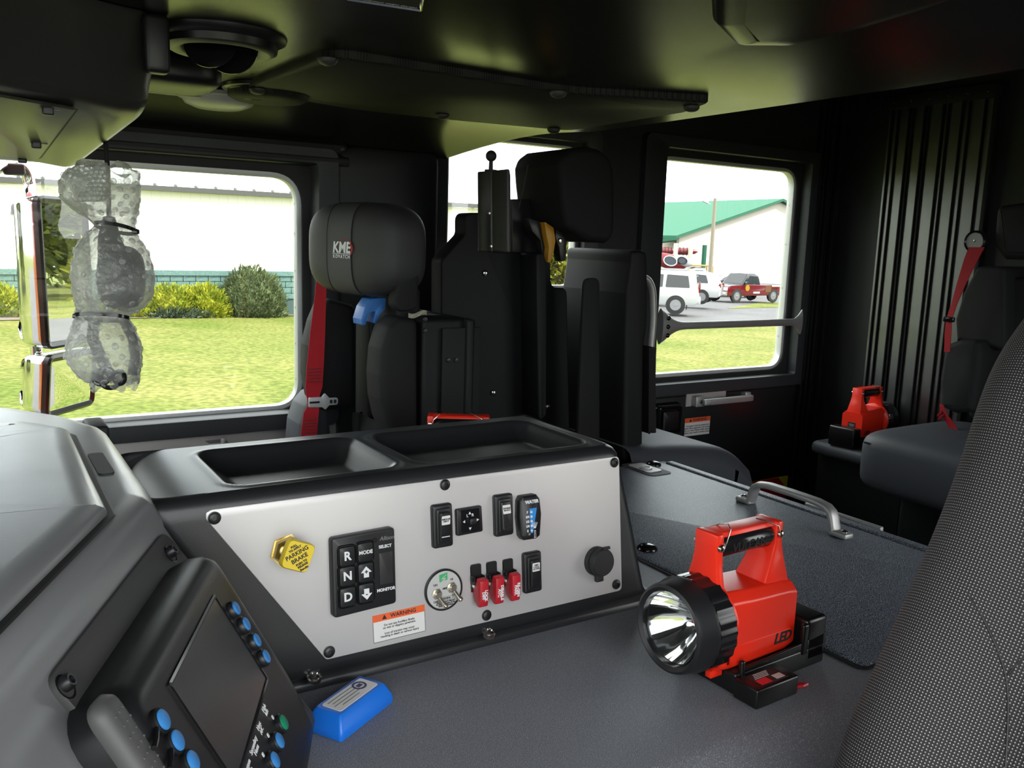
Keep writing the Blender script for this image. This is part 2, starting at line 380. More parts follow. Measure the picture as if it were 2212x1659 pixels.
# header moulding above the passenger door, with its step and screw
g = G(); g.loft([[(x, 2.300, 1.38), (x, 2.262, 1.38), (x, 2.258, 1.40), (x, 2.275, 1.415), (x, 2.275, 1.45), (x, 2.300, 1.46)] for x in (-.95, .90)])
build('trim_1', g, MT['wall'], kind='structure', bev=.004, label='black header moulding above the front passenger window')
g = G(); pil = rpoly([(.87, .60), (1.17, .60), (1.17, 1.435), (.87, 1.435)], [.0, .0, .03, .06], 8)
g.loft([[(x, 2.302, z) for x, z in pil], [(x, 2.272, z) for x, z in pil], [(x, 2.265, z) for x, z in inset(pil, .010)]])
build('trim_2', g, MT['wall'], kind='structure', smooth=50, label='black pillar cover between the front door and the middle window')
g = G().lathe([(.010, 0), (.010, .002), (.006, .005), (.001, .006)], 16, frame(onY(742, 322, 2.276), (1, 0, 0), (0, 0, 1)))
build('screw', g, MT['black'], bpy.data.objects['trim_1'])
g = G()
for x, w in ((2.815, .012), (2.845, .010), (2.875, .016), (2.925, .010)): g.box((x, 2.29, .95), (w, .028, 1.86))
build('trim_3', g, MT['steelblk'], kind='structure', bev=.003, label='ribbed door jamb strips behind the crew door')

# ---------------------------------------------------------------- front passenger door
def rivets(parent, pts, m=None, r=.004):
    for p, ax in pts:
        build('rivet', G().lathe([(r, 0), (r * .9, r * .35), (r * .5, r * .62), (.0003, r * .7)], 10, frame(p, *ax)), m or MT['steel'], parent)
FY = ((1, 0, 0), (0, 0, 1))      # a disc frame that faces -Y
def window(parent, x0, x1, z0, z1, rad, yf, tr, proud, tb=None, tl=None):
    """trim ring (rounded opening), seal, aluminium frame and pane; x0..z1 is the clear glass"""
    tb = tr if tb is None else tb
    tl = tr if tl is None else tl
    g = ring(G(), rr(x0 - tr - .055, x1 + tr + .055, z0 - tb - .042, z1 + tr + .04, .03), rr(x0 - tl, x1 + tr, z0 - tb, z1 + tr, .012), YW - proud, yf + .012)
    build('window_trim', g, MT['trim'], parent, bev=.003, smooth=45)
    g = ring(G(), rr(x0 - tr - .01, x1 + tr + .01, z0 - tr - .01, z1 + tr + .01, .03), rr(x0 - tr * .35, x1 + tr * .35, z0 - tr * .35, z1 + tr * .35, rad + .02), yf - .012, yf + .006)
    build('window_seal', g, MT['rubber'], parent, bev=.002, smooth=45)
    g = ring(G(), rr(x0 - tr * .4, x1 + tr * .4, z0 - tr * .4, z1 + tr * .4, rad + .018), rr(x0, x1, z0, z1, rad), yf - .006, yf + .024)
    fr = build('window_frame', g, MT['frame'], parent, bev=.002, smooth=45)
    build('pane', G().box(((x0 + x1) / 2, yf + .014, (z0 + z1) / 2), (x1 - x0 + .01, .003, z1 - z0 + .01)), MT['pane'], parent, smooth=0)
    return fr
d1 = root('door_1', 'front passenger door with a rounded aluminium framed window', None, (.2, YW, 0), kind='structure')
f1 = window(d1, -.42, .775, .732, 1.345, .065, YW + .035, .038, .040, .010)
rivets(f1, [(V((.7745, YW + .046, z)), ((0, 1, 0), (0, 0, 1))) for z in (.80, .90, 1.0, 1.1, 1.2, 1.28)], MT['alum'], .0035)
dp = build('door_panel', G().box((.19, YW - .006, .40), (1.40, .012, .56)), MT['aludoor'], d1, bev=.002, label='brushed aluminium lower door panel')
rivets(dp, [(onY(390, 938, YW - .012), FY), (onY(566, 924, YW - .012), FY), (onY(245, 950, YW - .012), FY)], MT['steel'], .006)
c = onY(468, 962, YW - .03); build('latch_bracket', G().box((c.x, YW - .03, c.z), (.05, .045, .022)).box((c.x + .012, YW - .05, c.z + .004), (.012, .012, .04)), MT['alum'], d1, bev=.002)
g = G().tube([(x, YW - .05, .640 - .0) for x in (-.2, .1, .42)], .010, 10); build('door_rail', g, MT['alum'], d1, label='aluminium grab rail low on the door')
# ---------------------------------------------------------------- crew door
d2 = root('door_2', 'crew door with a tall window and a bar across the glass', None, (2.4, YW, 0), kind='structure')
f2 = window(d2, 2.035, 2.735, .745, 1.492, .06, YW + .035, .036, .022, .030, -.004)
rivets(f2, [(V((2.7345, YW + .046, z)), ((0, 1, 0), (0, 0, 1))) for z in (.86, 1.05, 1.22, 1.37)], MT['alum'], .0045)
g = rpoly([(1.96, .02), (2.795, .02), (2.795, .665), (1.96, .665)], .012)
dp2 = build('door_panel', G().loft([[(x, YW, z) for x, z in g], [(x, YW - .010, z) for x, z in g]]), MT['wallblack'], d2, bev=.002, label='black lower panel of the crew door')
rivets(dp2, [(onY(px, py, YW - .011), FY) for px, py in ((1467, 843), (1565, 836), (1655, 828), (1738, 820))], MT['steel'], .0035)
# bar across the window
g = G(); a = V((2.03, 2.262, .925)); b = V((2.755, 2.262, .925)); P = []
for k in range(41):
    s = k / 40; x = a.x + (b.x - a.x) * s
    h = .0135 + .052 * math.exp(-((s + .02) / .085) ** 2) + .038 * math.exp(-((1.01 - s) / .035) ** 2)
    w = .009 + .008 * math.exp(-(s / .1) ** 2)
    P.append([(x, 2.258 + w * math.cos(t), .925 + h * math.sin(t)) for t in [2 * PI * i / 20 for i in range(20)]])
g.loft(P); bar = build('guard_bar', g, MT['alum'], d2, smooth=60, label='flared aluminium bar bolted across the crew window')
for s in (-1, 0, 1):
    build('bolt', G().lathe([(.008, 0), (.008, .003), (.005, .006), (.001, .007)], 14, frame((2.052, 2.241, .925 + s * .030), *FY)), MT['blackgloss'], bar)
# looped grab handle beside the window
g = G(); c = [onY(1365, 598, 2.235), onY(1398, 600, 2.225), onY(1410, 625, 2.225), onY(1412, 690, 2.225), onY(1405, 760, 2.225), onY(1398, 795, 2.225), onY(1375, 806, 2.235)]
Pt = []
for i in range(len(c) - 1):
    for k in range(5): Pt.append(c[i].lerp(c[i + 1], k / 5))
Pt.append(c[-1])
for _ in range(3): Pt = [Pt[0]] + [(Pt[i - 1] + Pt[i] * 2 + Pt[i + 1]) / 4 for i in range(1, len(Pt) - 1)] + [Pt[-1]]
g.tube(Pt, .0125, 12); build('loop_handle', g, MT['alum'], d2, smooth=60, label='looped aluminium grab handle beside the crew window')
# pull handle
a = onY(1514, 868, 2.262); b = onY(1612, 860, 2.262)
g = G().rbox((a.x, 2.277, a.z), (.045, .03, .040), .005).rbox((b.x + .012, 2.277, b.z + .005), (.03, .03, .034), .005)
hd = build('pull_handle', g, MT['alum'], d2, label='ribbed aluminium pull handle on the crew door')
g = G().rbox(((a.x + b.x) / 2 + .012, 2.252, (a.z + b.z) / 2), (b.x - a.x + .02, .020, .024), .006)
for k in range(3): g.box(((a.x + b.x) / 2 + .015, 2.2412, (a.z + b.z) / 2 - .007 + k * .007), (b.x - a.x - .03, .003, .003))
build('grip', g, MT['alum'], hd)
build('bolt', G().lathe([(.006, 0), (.006, .003), (.002, .005)], 12, frame((a.x, 2.2615, a.z), *FY)), MT['blackgloss'], hd)
a0 = onY(1499, 862, YW - .012); g = G().box((a0.x + .06, YW - .012, a0.z + .012), (.20, .004, .075)); build('handle_plate', g, MT['aludoor'], d2)
# paddle latch
a = onY(1440, 905, 2.285); pl = rrect(.125, .12, .02, 5, a.x, a.z)
lat = build('paddle_latch', G().loft([[(x, 2.29, z) for x, z in pl], [(x, 2.268, z) for x, z in inset(pl, .006)], [(x, 2.262, z) for x, z in inset(pl, .014)], [(x, 2.28, z) for x, z in inset(pl, .024)]]), MT['blackgloss'], d2, smooth=40, label='glossy black paddle latch on the crew door')
pl2 = rrect(.075, .07, .008, 4, a.x + .004, a.z - .004); build('paddle', G().loft([[(x, 2.28, z) for x, z in pl2], [(x, 2.266, z) for x, z in pl2], [(x, 2.262, z) for x, z in inset(pl2, .005)]]), MT['black'], lat, smooth=40)
# warning label on the crew door
def warn_label(parent, M, w, h, body, n_body, name='warning_label', label=None):
    pl = build(name, G().prism(rrect(w, h, .0012), 0, .0006, M), MT['labelwhite'], parent, label=label, smooth=0)
    build('border', G().loft([[(x, y, .0008) for x, y in rrect(w, h, .0012)], [(x, y, .0008) for x, y in inset(rrect(w, h, .0012), w * .008)]], caps=False, M=M), MT['ink'], pl, smooth=0)
    build('header_band', G().prism([(-w / 2, h * .5 - h * .25), (w / 2, h * .5 - h * .25), (w / 2, h * .5), (-w / 2, h * .5)], .0003, .0009, M), MT['orange'], pl, smooth=0)
    text('lettering', 'WARNING', h * .20, M @ T(w * .08, h * .375, .0010), MT['ink'], pl, bold=h * .004, sx=1.05, d=.0002)
    t = h * .09; build('warning_triangle', G().prism([(-w * .28 - t, h * .375 - t * .8), (-w * .28 + t, h * .375 - t * .8), (-w * .28, h * .375 + t)], .0009, .0013, M), MT['ink'], pl, smooth=0)
    text('lettering', body, h * .62 / n_body * .88, M @ T(0, -h * .125, .0008), MT['ink'], pl, bold=h * .0012, d=.0002, ls=.92)
    return pl
a = onY(1506, 921, YW - .0115)
warn_label(d2, frame(a, (1, 0, 0), (0, 0, 1)), .128, .068, 'Occupants must be seated and\nbelted when apparatus is in motion.\nDo not wear helmet while seated.\nFailure may result in serious injury.', 4, label='small white warning label with an orange band on the crew door')
# red and yellow reflective chevron at the foot of the door
MT['chevyellow'] = mat('reflective_yellow', (.95, .90, .02), .35); MT['chevred'] = mat('reflective_red', (.70, .01, .02), .35)
c0, c1 = 2.50, 2.792; z0, z1 = .15, .297
ch = build('reflective_chevron', G().box(((c0 + c1) / 2, YW - .0118, (z0 + z1) / 2), (c1 - c0, .0016, z1 - z0)), MT['chevyellow'], d2, smooth=0, label='yellow and red reflective stripe at the foot of the crew door')
build('red_stripe', G().loft([[(x, YW - dy, z) for x, z in ((2.725, z0 + .001), (2.791, z0 + .001), (2.791, .240), (2.735, z1 - .001), (2.585, z1 - .001))] for dy in (.0124, .0136)]), MT['chevred'], ch, smooth=0)
# ---------------------------------------------------------------- middle window
w3 = root('window_1', 'narrow window between the two doors', None, (1.45, YW, 1.0), kind='structure')
window(w3, 1.236, 1.70, 1.062, 1.495, .03, YW + .035, .02, .004)
# ---------------------------------------------------------------- rear wall: ribbed aluminium panel
rib_y = [1.705, 1.735, 1.79, 1.815, 1.865, 1.885, 1.94, 1.955, 2.00, 2.015, 2.06, 2.085]
rp_ = build('trim_4', G().box((2.962, 1.893, 1.03), (.012, .415, 1.46)), mat('ribbed_aluminium', (.16, .165, .16), .36, 1., bump=(180, .06, .0005), stretch=(1, 6, 1)), kind='structure', smooth=0, label='ribbed aluminium panel on the rear wall')
for y in rib_y: build('rib', G().box((2.952, y, 1.01), (.010, .0045, 1.42)), MT['steelblk'], rp_, bev=.001)
build('top_bracket', G().box((2.945, 1.90, 1.745), (.024, .44, .045)), MT['steelblk'], rp_, bev=.002)
build('edge_bracket', G().box((2.945, 1.690, 1.03), (.03, .014, 1.46)), MT['steelblk'], rp_, bev=.002)
for y in (1.72, 1.79, 1.86, 1.93, 2.0, 2.07): build('rivet', G().lathe([(.004, 0), (.003, .003), (.0004, .0036)], 10, frame((2.932, y, 1.742), (0, -1, 0), (0, 0, 1))), MT['steel'], rp_)

# ================================================================== engine tunnel
tn = root('engine_tunnel', 'wide black coated engine tunnel between the front seats', 'tunnel', (.7, 1.18, 0))
TZ = .62
def tun_ring(z, dn, x1): return rpoly([(-.30, .655 - dn), (x1, .655 - dn), (x1, 1.73), (-.30, 1.73)], [.02, .04, .02, .02], 4)
rings = [[(x, y, z) for x, y in r] for z, r in ((0.0, tun_ring(0, .130, 1.66)), (.40, tun_ring(0, .129, 1.64)), (.560, tun_ring(0, .127, 1.630)), (.584, tun_ring(0, .118, 1.626)), (.598, tun_ring(0, .080, 1.620)), (.613, tun_ring(0, .016, 1.612)), (.6175, tun_ring(0, .002, 1.606)), (.620, tun_ring(0, -.012, 1.598)))]
body = build('cover', G().loft(rings), MT['tunnel'], tn, smooth=60)
# the lifting lid: raised slab in a dark gasket groove
LX0, LX1, LY0, LY1 = 1.045, 1.565, .697, 1.700
lp = rpoly([(LX0, LY0), (LX1, LY0), (LX1, LY1), (LX0, LY1)], .012, 4)
build('lid_gasket', G().loft([[(x, y, TZ - .004) for x, y in inset(lp, -.007)], [(x, y, TZ + .0025) for x, y in inset(lp, -.007)], [(x, y, TZ + .0025) for x, y in inset(lp, .01)]]), MT['rubber'], tn, smooth=0)
lid = build('lid', G().loft([[(x, y, TZ - .002) for x, y in lp], [(x, y, TZ + .004) for x, y in lp], [(x, y, TZ + .006) for x, y in inset(lp, .003)]]), MT['lid'], tn, smooth=50, label='gritty black lid of the engine tunnel')
LZ = TZ + .006
build('lid_rim', G().box((LX1 + .024, (LY0 + LY1) / 2, TZ + .002), (.024, LY1 - LY0, .010)), MT['lid'], tn, bev=.003)
# flush latch in the far corner, rubber bumpers
a = onZ(1400, 1018, LZ); lt = rrect(.075, .13, .02, 5, a.x + .01, a.y + .02)
lt_o = build('latch_recess', G().loft([[(x, y, LZ + .0012) for x, y in lt], [(x, y, LZ + .0018) for x, y in inset(lt, .006)]]), MT['rubber'], lid, smooth=0)
build('latch_plate', G().prism(rrect(.05, .085, .012, 4, a.x + .008, a.y + .022), LZ + .0018, LZ + .004), MT['alum'], lt_o, label='grey plate of the flush latch')
build('latch_disc', G().lathe([(.017, LZ + .004), (.017, LZ + .007), (.011, LZ + .008), (.010, LZ + .006), (.002, LZ + .006)], 20, T(a.x + .004, a.y + .014, 0)), MT['alum'], lt_o)
for px, py, s in ((1412, 1001, 1.0), (1398, 1182, 1.0)):
    a = onZ(px, py, LZ + .004); build('bumper', G().lathe([(.020 * s, LZ), (.020 * s, LZ + .003), (.015 * s, LZ + .008), (.007 * s, LZ + .010), (.001, LZ + .0105)], 20, T(a.x, a.y, 0)), MT['blackgloss'], lid, smooth=60)
# grab handle on the lid
ha = onZ(1614, 1086, LZ); hb = onZ(1812, 1158, LZ)
dv = (hb - ha); hl = dv.length; HM = frame(ha, dv, V((dv.y, -dv.x, 0)) * -1)
Pt = [V((.010, 0, .006)), V((.018, 0, .035)), V((.022, 0, .044)), V((.034, 0, .052)), V((.060, 0, .056)), V((hl / 2, 0, .057)), V((hl - .060, 0, .056)), V((hl - .034, 0, .052)), V((hl - .022, 0, .044)), V((hl - .018, 0, .035)), V((hl - .010, 0, .006))]
rg = []
for i, p in enumerate(Pt):
    t = (Pt[min(i + 1, len(Pt) - 1)] - Pt[max(i - 1, 0)]).normalized(); nn = V((-t.z, 0, t.x)); w, h = (.013, .007) if 1 < i < len(Pt) - 2 else (.014, .007)
    rg.append([p + V((0, 1, 0)) * (w * math.copysign(abs(math.cos(a)) ** .6, math.cos(a))) + nn * (h * math.copysign(abs(math.sin(a)) ** .6, math.sin(a))) for a in [2 * PI * (k + .5) / 16 for k in range(16)]])
hnd = build('lid_handle', G().loft(rg, M=HM), MT['alum'], lid, smooth=50, label='satin aluminium grab handle on the tunnel lid')
for x in (-.004, hl + .004): build('handle_foot', G().rbox((x, 0, .006), (.042, .028, .012), .004, M=HM), MT['alum'], hnd)
for x in (-.012, hl + .012): build('screw', G().lathe([(.007, .012), (.007, .0145), (.003, .0165), (.001, .016)], 14, HM @ T(x, 0, 0)), MT['steel'], hnd)
build('edge_bar', G().rbox((1.632, onZ(1850, 1125, .61).y + .02, .612), (.012, .20, .022), .003), MT['alum'], tn, label='short aluminium bar on the rear edge of the tunnel')

# windscreen pane (outside the frame, lets the daylight in)
ws = root('window_2', 'windscreen in front of the dashboard', None, (-.97, 1.07, .85), kind='structure')
build('pane', G().box((-.975, 1.075, 1.225), (.004, 2.25, .75)), MT['pane'], ws, smooth=0)
# ================================================================== switch console on the tunnel
con = root('switch_console', 'black moulded console with trays and a brushed aluminium switch panel', 'console', (.6, 1.1, TZ))
def con_ring(xl, xr, y0, y1, r): return rpoly([(xl, y0), (xr, y0), (xr, y1), (xl, y1)], r, 6)
PN = V((0, -.994, .11)).normalized(); P0 = V((.853, 1.003, .665)); PU = V((0, .11, .994)).normalized()
rings = []
for z, xl, xr, y0, r in ((.6205, .290, .950, 1.010, .03), (.6285, .290, .950, 1.010, .03), (.632, .292, .946, 1.013, .03), (.635, .298, .938, 1.017, .028), (.640, .300, .926, 1.010, .026), (.648, .300, .914, 1.0015, .024), (.657, .297, .908, 1.0008, .024), (.70, .270, .898, 1.006, .022), (.76, .232, .886, 1.0125, .022), (.82, .194, .872, 1.019, .022), (.862, .168, .862, 1.0235, .022), (.876, .160, .860, 1.0255, .024), (.885, .158, .855, 1.030, .026), (.8895, .160, .848, 1.036, .028), (.8905, .166, .840, 1.043, .028)):
    y1 = 1.300 if z < .66 else 1.285
    rings.append([(x, y, z) for x, y in con_ring(xl, xr, y0, y1, r)])
g = G().loft(rings, caps=False)
# tray top: a height field with two basins
TR = [(.262, .498, 1.053, 1.252), (.522, .822, 1.053, 1.252)]
def sdf_rr(x, y, b, r):
    cx, cy = (b[0] + b[1]) / 2, (b[2] + b[3]) / 2; qx, qy = abs(x - cx) - (b[1] - b[0]) / 2 + r, abs(y - cy) - (b[3] - b[2]) / 2 + r
    return min(max(qx, qy), 0) + math.hypot(max(qx, 0), max(qy, 0)) - r
def tray_z(x, y):
    z = .8905 - .022 * min(max((.238 - x) / .07, 0), 1) ** 2
    for b in TR:
        d = -sdf_rr(x, y, b, .030)
        s = min(max((d + .008) / .046, 0), 1); z -= .025 * (s * s * (3 - 2 * s))
        s2 = min(max((d + .010) / .012, 0), 1) * (1 - min(max((d - .002) / .012, 0), 1)); z += .0035 * s2 * s2 * (3 - 2 * s2)
    return z
xl, xr, y0, y1 = .164, .842, 1.041, 1.284
g.grid(lambda u, v: (xl + (xr - xl) * u, y0 + (y1 - y0) * v, tray_z(xl + (xr - xl) * u, y0 + (y1 - y0) * v)), 150, 60)
build('body', g, MT['console'], con, smooth=55, label='black moulded console body with two trays on top')
# switch panel
def onp(px, py, h=0): return onP(px, py, P0 + PN * h, PN)
def pm(px, py, h=0): return frame(onp(px, py, h), (1, 0, 0), PU)           # local x right, y up, z out of the panel
def puv(px, py, h=0): p = onp(px, py, h) - P0; return (p.x, p.dot(PU))
PF = frame(P0, (1, 0, 0), PU)
PT = .0030
out = rpoly([puv(703, 1424), puv(1341, 1274), puv(1335, 985), puv(456, 1100), puv(443, 1107), puv(444, 1121)], [.007, .008, .008, .004, .004, .004], 4)
panel = build('switch_panel', G().prism(out, -.004, PT, PF, ch=.0008), MT['alu'], con, smooth=30, label='brushed aluminium switch panel')
def button_screw(px, py, parent, r=.0068, m='black', h=PT, Mx=None):
    M_ = Mx if Mx is not None else pm(px, py, h)
    s = build('screw', G().lathe([(r * 1.15, 0), (r * 1.15, .0008), (r, .0010), (r * .92, .003), (r * .55, .0042), (r * .45, .0042), (r * .42, .0022), (.0003, .0022)], 20, M_), MT[m], parent, smooth=40)
    return s
for px, py in ((463, 1119), (961, 1047), (1327, 999), (1331, 1262), (1051, 1329), (711, 1408)): button_screw(px, py, panel)
for px, py, z, y in ((1056, 1368, .645, 0), (679, 1463, .645, 0)):
    c = onZ(px, py, z); build('bolt', G().lathe([(.0095, -.003), (.0095, .0012), (.007, .0016), (.0065, .005), (.004, .0062), (.003, .004), (.0003, .004)], 18, frame(c, (1, 0, 0), (0, .93, .35))), MT['steel'], con)
# parking brake valve
pb = build('parking_brake_valve', G().lathe([(.0215, 0), (.0215, .002), (.018, .0022)], 6, pm(619, 1190, PT) @ RZ(12)).lathe([(.0185, 0), (.0185, .006), (.0165, .0085), (.012, .0085)], 6, pm(619, 1190, PT + .002) @ RZ(15)), MT['zinc'], con, label='hexagonal brass coloured nut of the parking brake')
build('stem', G().lathe([(.011, .006), (.011, .014), (.008, .016), (.008, .033)], 20, pm(619, 1190, PT)), MT['steel'], pb)
KM = pm(645, 1202, PT + .036) @ RZ(22)
dia = rpoly([(-.0255, 0), (0, -.0255), (.0255, 0), (0, .0255)], .008, 6)
kb = build('knob', G().loft([[(x, y, z) for x, y in inset(dia, d)] for d, z in ((.002, -.012), (0, -.010), (0, -.003), (.0015, 0))], M=KM), MT['yellow'], pb, smooth=40, label='yellow diamond parking brake knob')
for s, y, sz in (('PULL', .0142, .0036), ('TO APPLY', .0105, .0036), ('PARKING', .0045, .0072), ('BRAKE', -.0028, .0072), ('PUSH TO', -.0088, .0036), ('RELEASE', -.0125, .0036), ('Bendix', -.0168, .0040)):
    text('lettering', s, sz, KM @ T(0, y, .0003), MT['ink'], kb, bold=.00016)
# transmission keypad
def quad_poly(pts, h): return [puv(px, py, h) for px, py in pts]
def pbox(name, m, parent, pts, h0, h1, r=.002, ch=.0012, label=None, smooth=35):
    poly = rpoly(ccw(quad_poly(pts, h1)), r, 4); return build(name, G().prism(poly, h0, h1, PF, ch=ch), MT[m] if isinstance(m, str) else m, parent, smooth=smooth, label=label)
key = pbox('shift_keypad', 'black', con, [(717, 1164), (853, 1139), (857, 1303), (722, 1337)], PT, PT + .013, .005, .0025, 'black push button gear selector keypad')
def ptext(s, px, py, h, size, m, parent, **k): return text('lettering', s, size, pm(px, py, h), MT[m], parent, **k)
KH = PT + .013
for px, py, s in ((748.5, 1201, 'R'), (749, 1244, 'N'), (750, 1289, 'D'), (788, 1192, 'MODE'), (789, 1236, '+'), (790, 1280, '-')):
    M_ = pm(px, py, KH)
    b = build('key', G().prism(rrect(.0215, .0255, .0045, 4), .0, .0032, M_, ch=.0016), MT['black'], key, smooth=40)
    build('key_surround', G().loft([[(x, y, .0002) for x, y in rrect(.0255, .0295, .006, 4)], [(x, y, .0010) for x, y in rrect(.0243, .0283, .0055, 4)], [(x, y, .0002) for x, y in rrect(.0225, .0265, .005, 4)]], caps=False, M=M_), MT['blackgloss'], key)
    t = M_ @ T(0, 0, .0034)
    if s in 'RND': text('lettering', s, .0155, t, MT['white'], b, bold=.0005)
    elif s == 'MODE': text('lettering', s, .0066, t, MT['white'], b, bold=.0002)
    else:
        sg = 1 if s == '+' else -1
        ar = ccw([(x, y * sg) for x, y in ((-.0075, .0005), (0, .0085), (.0075, .0005), (.0035, .0005), (.0035, -.006), (-.0035, -.006), (-.0035, .0005))])
        build('arrow', G().prism(ar, 0, .0004, t), MT['white'], b, smooth=0); text('lettering', s, .008, t @ T(0, sg * .001, .0005), MT['ink'], b, bold=.0003)
wn = pbox('keypad_display', 'screen', key, [(819, 1196), (848, 1190), (850, 1258), (822, 1264)], KH - .001, KH + .0006, .001, .0004)
ptext('SELECT', 832, 1180, KH + .0003, .0055, 'white', key, bold=.0002); ptext('MONITOR', 834, 1273, KH + .0003, .0055, 'white', key, bold=.0002)
ptext('Allison', 836, 1162, KH + .0003, .0075, 'inkgrey', key, shear=.2)
build('emblem', G().lathe([(.0036, 0), (.0036, .0005), (.0022, .0005), (.0022, .0002), (.0003, .0002)], 16, pm(810, 1167, KH)), MT['steelblk'], key)
# rocker switches
def rocker(px, py, tilt, legend, lx, ly, label, line=None):
    M_ = pm(px, py, PT); w, h = .0305, .0600
    o = build('rocker_switch', G().prism(rrect(w, h, .0045, 5), 0, .0075, M_, ch=.0022), MT['black'], con, smooth=40, label=label)
    build('inner_bezel', G().prism(rrect(w * .72, h * .82, .003, 4), .0060, .0105, M_, ch=.001), MT['black'], o, smooth=40)
    RM = M_ @ T(0, 0, .0098) @ RX(tilt)
    b = build('rocker', G().prism(rrect(w * .54, h * .68, .0025, 4), -.004, .0052, RM, ch=.0012), MT['black'], o, smooth=40)
    for k in range(4): build('grip_ridge', G().box((0, -h * .19 - k * .0028, .0054), (w * .46, .0011, .0010), RM), MT['black'], b, smooth=0)
    lb = build('legend_plate', G().prism(rrect(w * .42, .0125, .0012, 3), .0050, .0056, RM @ T(0, ly, 0)), MT['labelwhite'], b, smooth=0)
    text('lettering', legend, .0034, RM @ T(0, ly, .0058), MT['ink'], lb, ls=.85, bold=.00006)
    if line: build('indicator_line', G().box((0, -h * .22, .0056), (w * .40, .0012, .0006), RM), MT['white'], b, smooth=0)
    return o
rocker(952, 1134, 6, 'MIRROR\nHEAT', 0, .010, 'black rocker switch marked mirror heat', line=1)
rocker(1084, 1111, -7, 'ENGINE\nBRAKE', 0, .009, 'black rocker switch tipped in at the bottom beside the water gauge')
rocker(1146, 1234, 2, 'DIFF\nLOCK\nACTIVE', 0, .010, 'black rocker switch marked diff lock active')
# mirror joystick
mc = pbox('mirror_control', 'black', con, [(986, 1101), (1041, 1092), (1044, 1148), (988, 1159)], PT, PT + .006, .003, .0015, 'square black mirror adjuster with arrows')
M_ = pm(1016, 1124, PT + .006); build('face_inset', G().prism(rrect(.029, .032, .002, 3), 0, .0006, M_), MT['blackgloss'], mc)
ns_ = build('nub', G().prism(rrect(.0105, .0085, .002, 3), 0, .006, M_ @ T(.002, -.001, 0), ch=.001), MT['black'], mc)
for x, y, a in ((-.001, .0105, 0), (-.001, -.0115, 180), (-.0105, -.0005, 90), (.0115, -.0005, -90)):
    build('arrow', G().prism([(-.0021, -.0017), (.0021, -.0017), (0, .0020)], .0006, .0010, M_ @ T(x, y, 0) @ RZ(a)), MT['white'], mc, smooth=0)
for s, x in (('L', -.005), ('R', .0035)): text('lettering', s, .0056, M_ @ T(x, .0072, .0008), MT['white'], mc, bold=.0001)
# water level gauge
wgp = [(1124, 1084), (1129, 1073), (1160, 1068), (1167, 1077), (1171, 1110), (1168, 1157), (1160, 1164), (1133, 1168), (1127, 1160), (1123, 1120)]
H_ = PT + .014
wg = build('water_gauge', G().prism(rpoly(ccw(quad_poly(wgp, H_)), .002, 3), PT, H_, PF, ch=.003), MT['black'], con, smooth=40, label='black water tank level gauge with a blue wedge')
ptext('WATER', 1149, 1084, H_ + .0004, .0066, 'white', wg, bold=.0003)
M_ = pm(1149, 1118, H_)
build('blue_wedge', G().prism([(-.0030, -.0225), (.0010, -.0225), (.0085, .0135), (-.0040, .0135)], 0, .0006, M_), MT['gauge_blue'], wg, smooth=0)
for i, s in enumerate(('F', '3/4', '1/2', '1/4', 'E')):
    y = .0085 - i * .0068
    build('lamp', G().lathe([(.0021, 0), (.0019, .0012), (.0011, .0021), (.0002, .0024)], 12, M_ @ T(-.0012, y, .0004)), MT['labelwhite'], wg)
    text('lettering', s, .0046, M_ @ T(-.0078, y, .0004), MT['white'], wg, bold=.0002)
for a in (-26, -13, 0, 13, 26): build('spray_line', G().box((0, .0065, 0), (.0006, .009, .0004), M_ @ T(.0042, -.018, .0007) @ RZ(a)), MT['white'], wg, smooth=0)
build('nozzle_mark', G().loft([[(x, y, .0008) for x, y in ((.0025, -.030), (.0060, -.030), (.0055, -.019), (.0030, -.019))], [(x, y, .0008) for x, y in ((.0032, -.0293), (.0053, -.0293), (.0049, -.0197), (.0036, -.0197))]], caps=False, M=M_), MT['white'], wg, smooth=0)
build('test_button', G().lathe([(.0018, 0), (.0016, .0009), (.0003, .001)], 10, M_ @ T(-.0052, -.0235, 0)), MT['inkgrey'], wg)
# engine brake toggle plate
M_ = pm(957, 1273, PT)
MT['nickel'] = mat('warm_nickel', (.74, .68, .56), .24, .9)
tp = build('toggle_plate', G().lathe([(.0290, 0), (.0290, .0032), (.0280, .0040), (.0265, .0040), (.0262, .0030)], 40, M_, caps=False), MT['black'], con, label='round engine brake plate with two toggle switches')
build('face', G().lathe([(.0264, .001), (.0264, .0026), (.0002, .0026)], 40, M_), MT['greyprint'], tp, smooth=0)
build('road_badge', G().prism([(-.0065, .0115), (.0060, .0135), (.0060, .0235), (-.0065, .0215)], .0026, .0030, M_), MT['green_print'], tp, smooth=0)
build('road_mark', G().prism([(-.0055, .0105), (.0002, .0125), (.0040, .0165), (-.0010, .0165), (.0050, .0205), (.0035, .0205), (-.0045, .0155), (.0008, .0155)], .0030, .0033, M_), MT['greyprint'], tp, smooth=0)
for s, x, y, z in (('ON', -.0130, .0085, .0040), ('OFF', -.0130, -.0150, .0040), ('HI', .0125, .0125, .0040), ('MED', .0020, .0015, .0038), ('LO', .0155, -.0095, .0040), ('WARNING', .0020, -.0125, .0032), ('See Operator\'s Manual\nfor Proper Engine Brake\nDriving Technique', .0020, -.0192, .0030)):
    text('lettering', s, z, M_ @ T(x, y, .0028), MT['ink'], tp, bold=.00008, ls=.85)
build('warning_box', G().loft([[(x, y, .0028) for x, y in rrect(.0225, .0052, .0003, 1, .002, -.0125)], [(x, y, .0028) for x, y in rrect(.0217, .0044, .0003, 1, .002, -.0125)]], caps=False, M=M_), MT['ink'], tp, smooth=0)
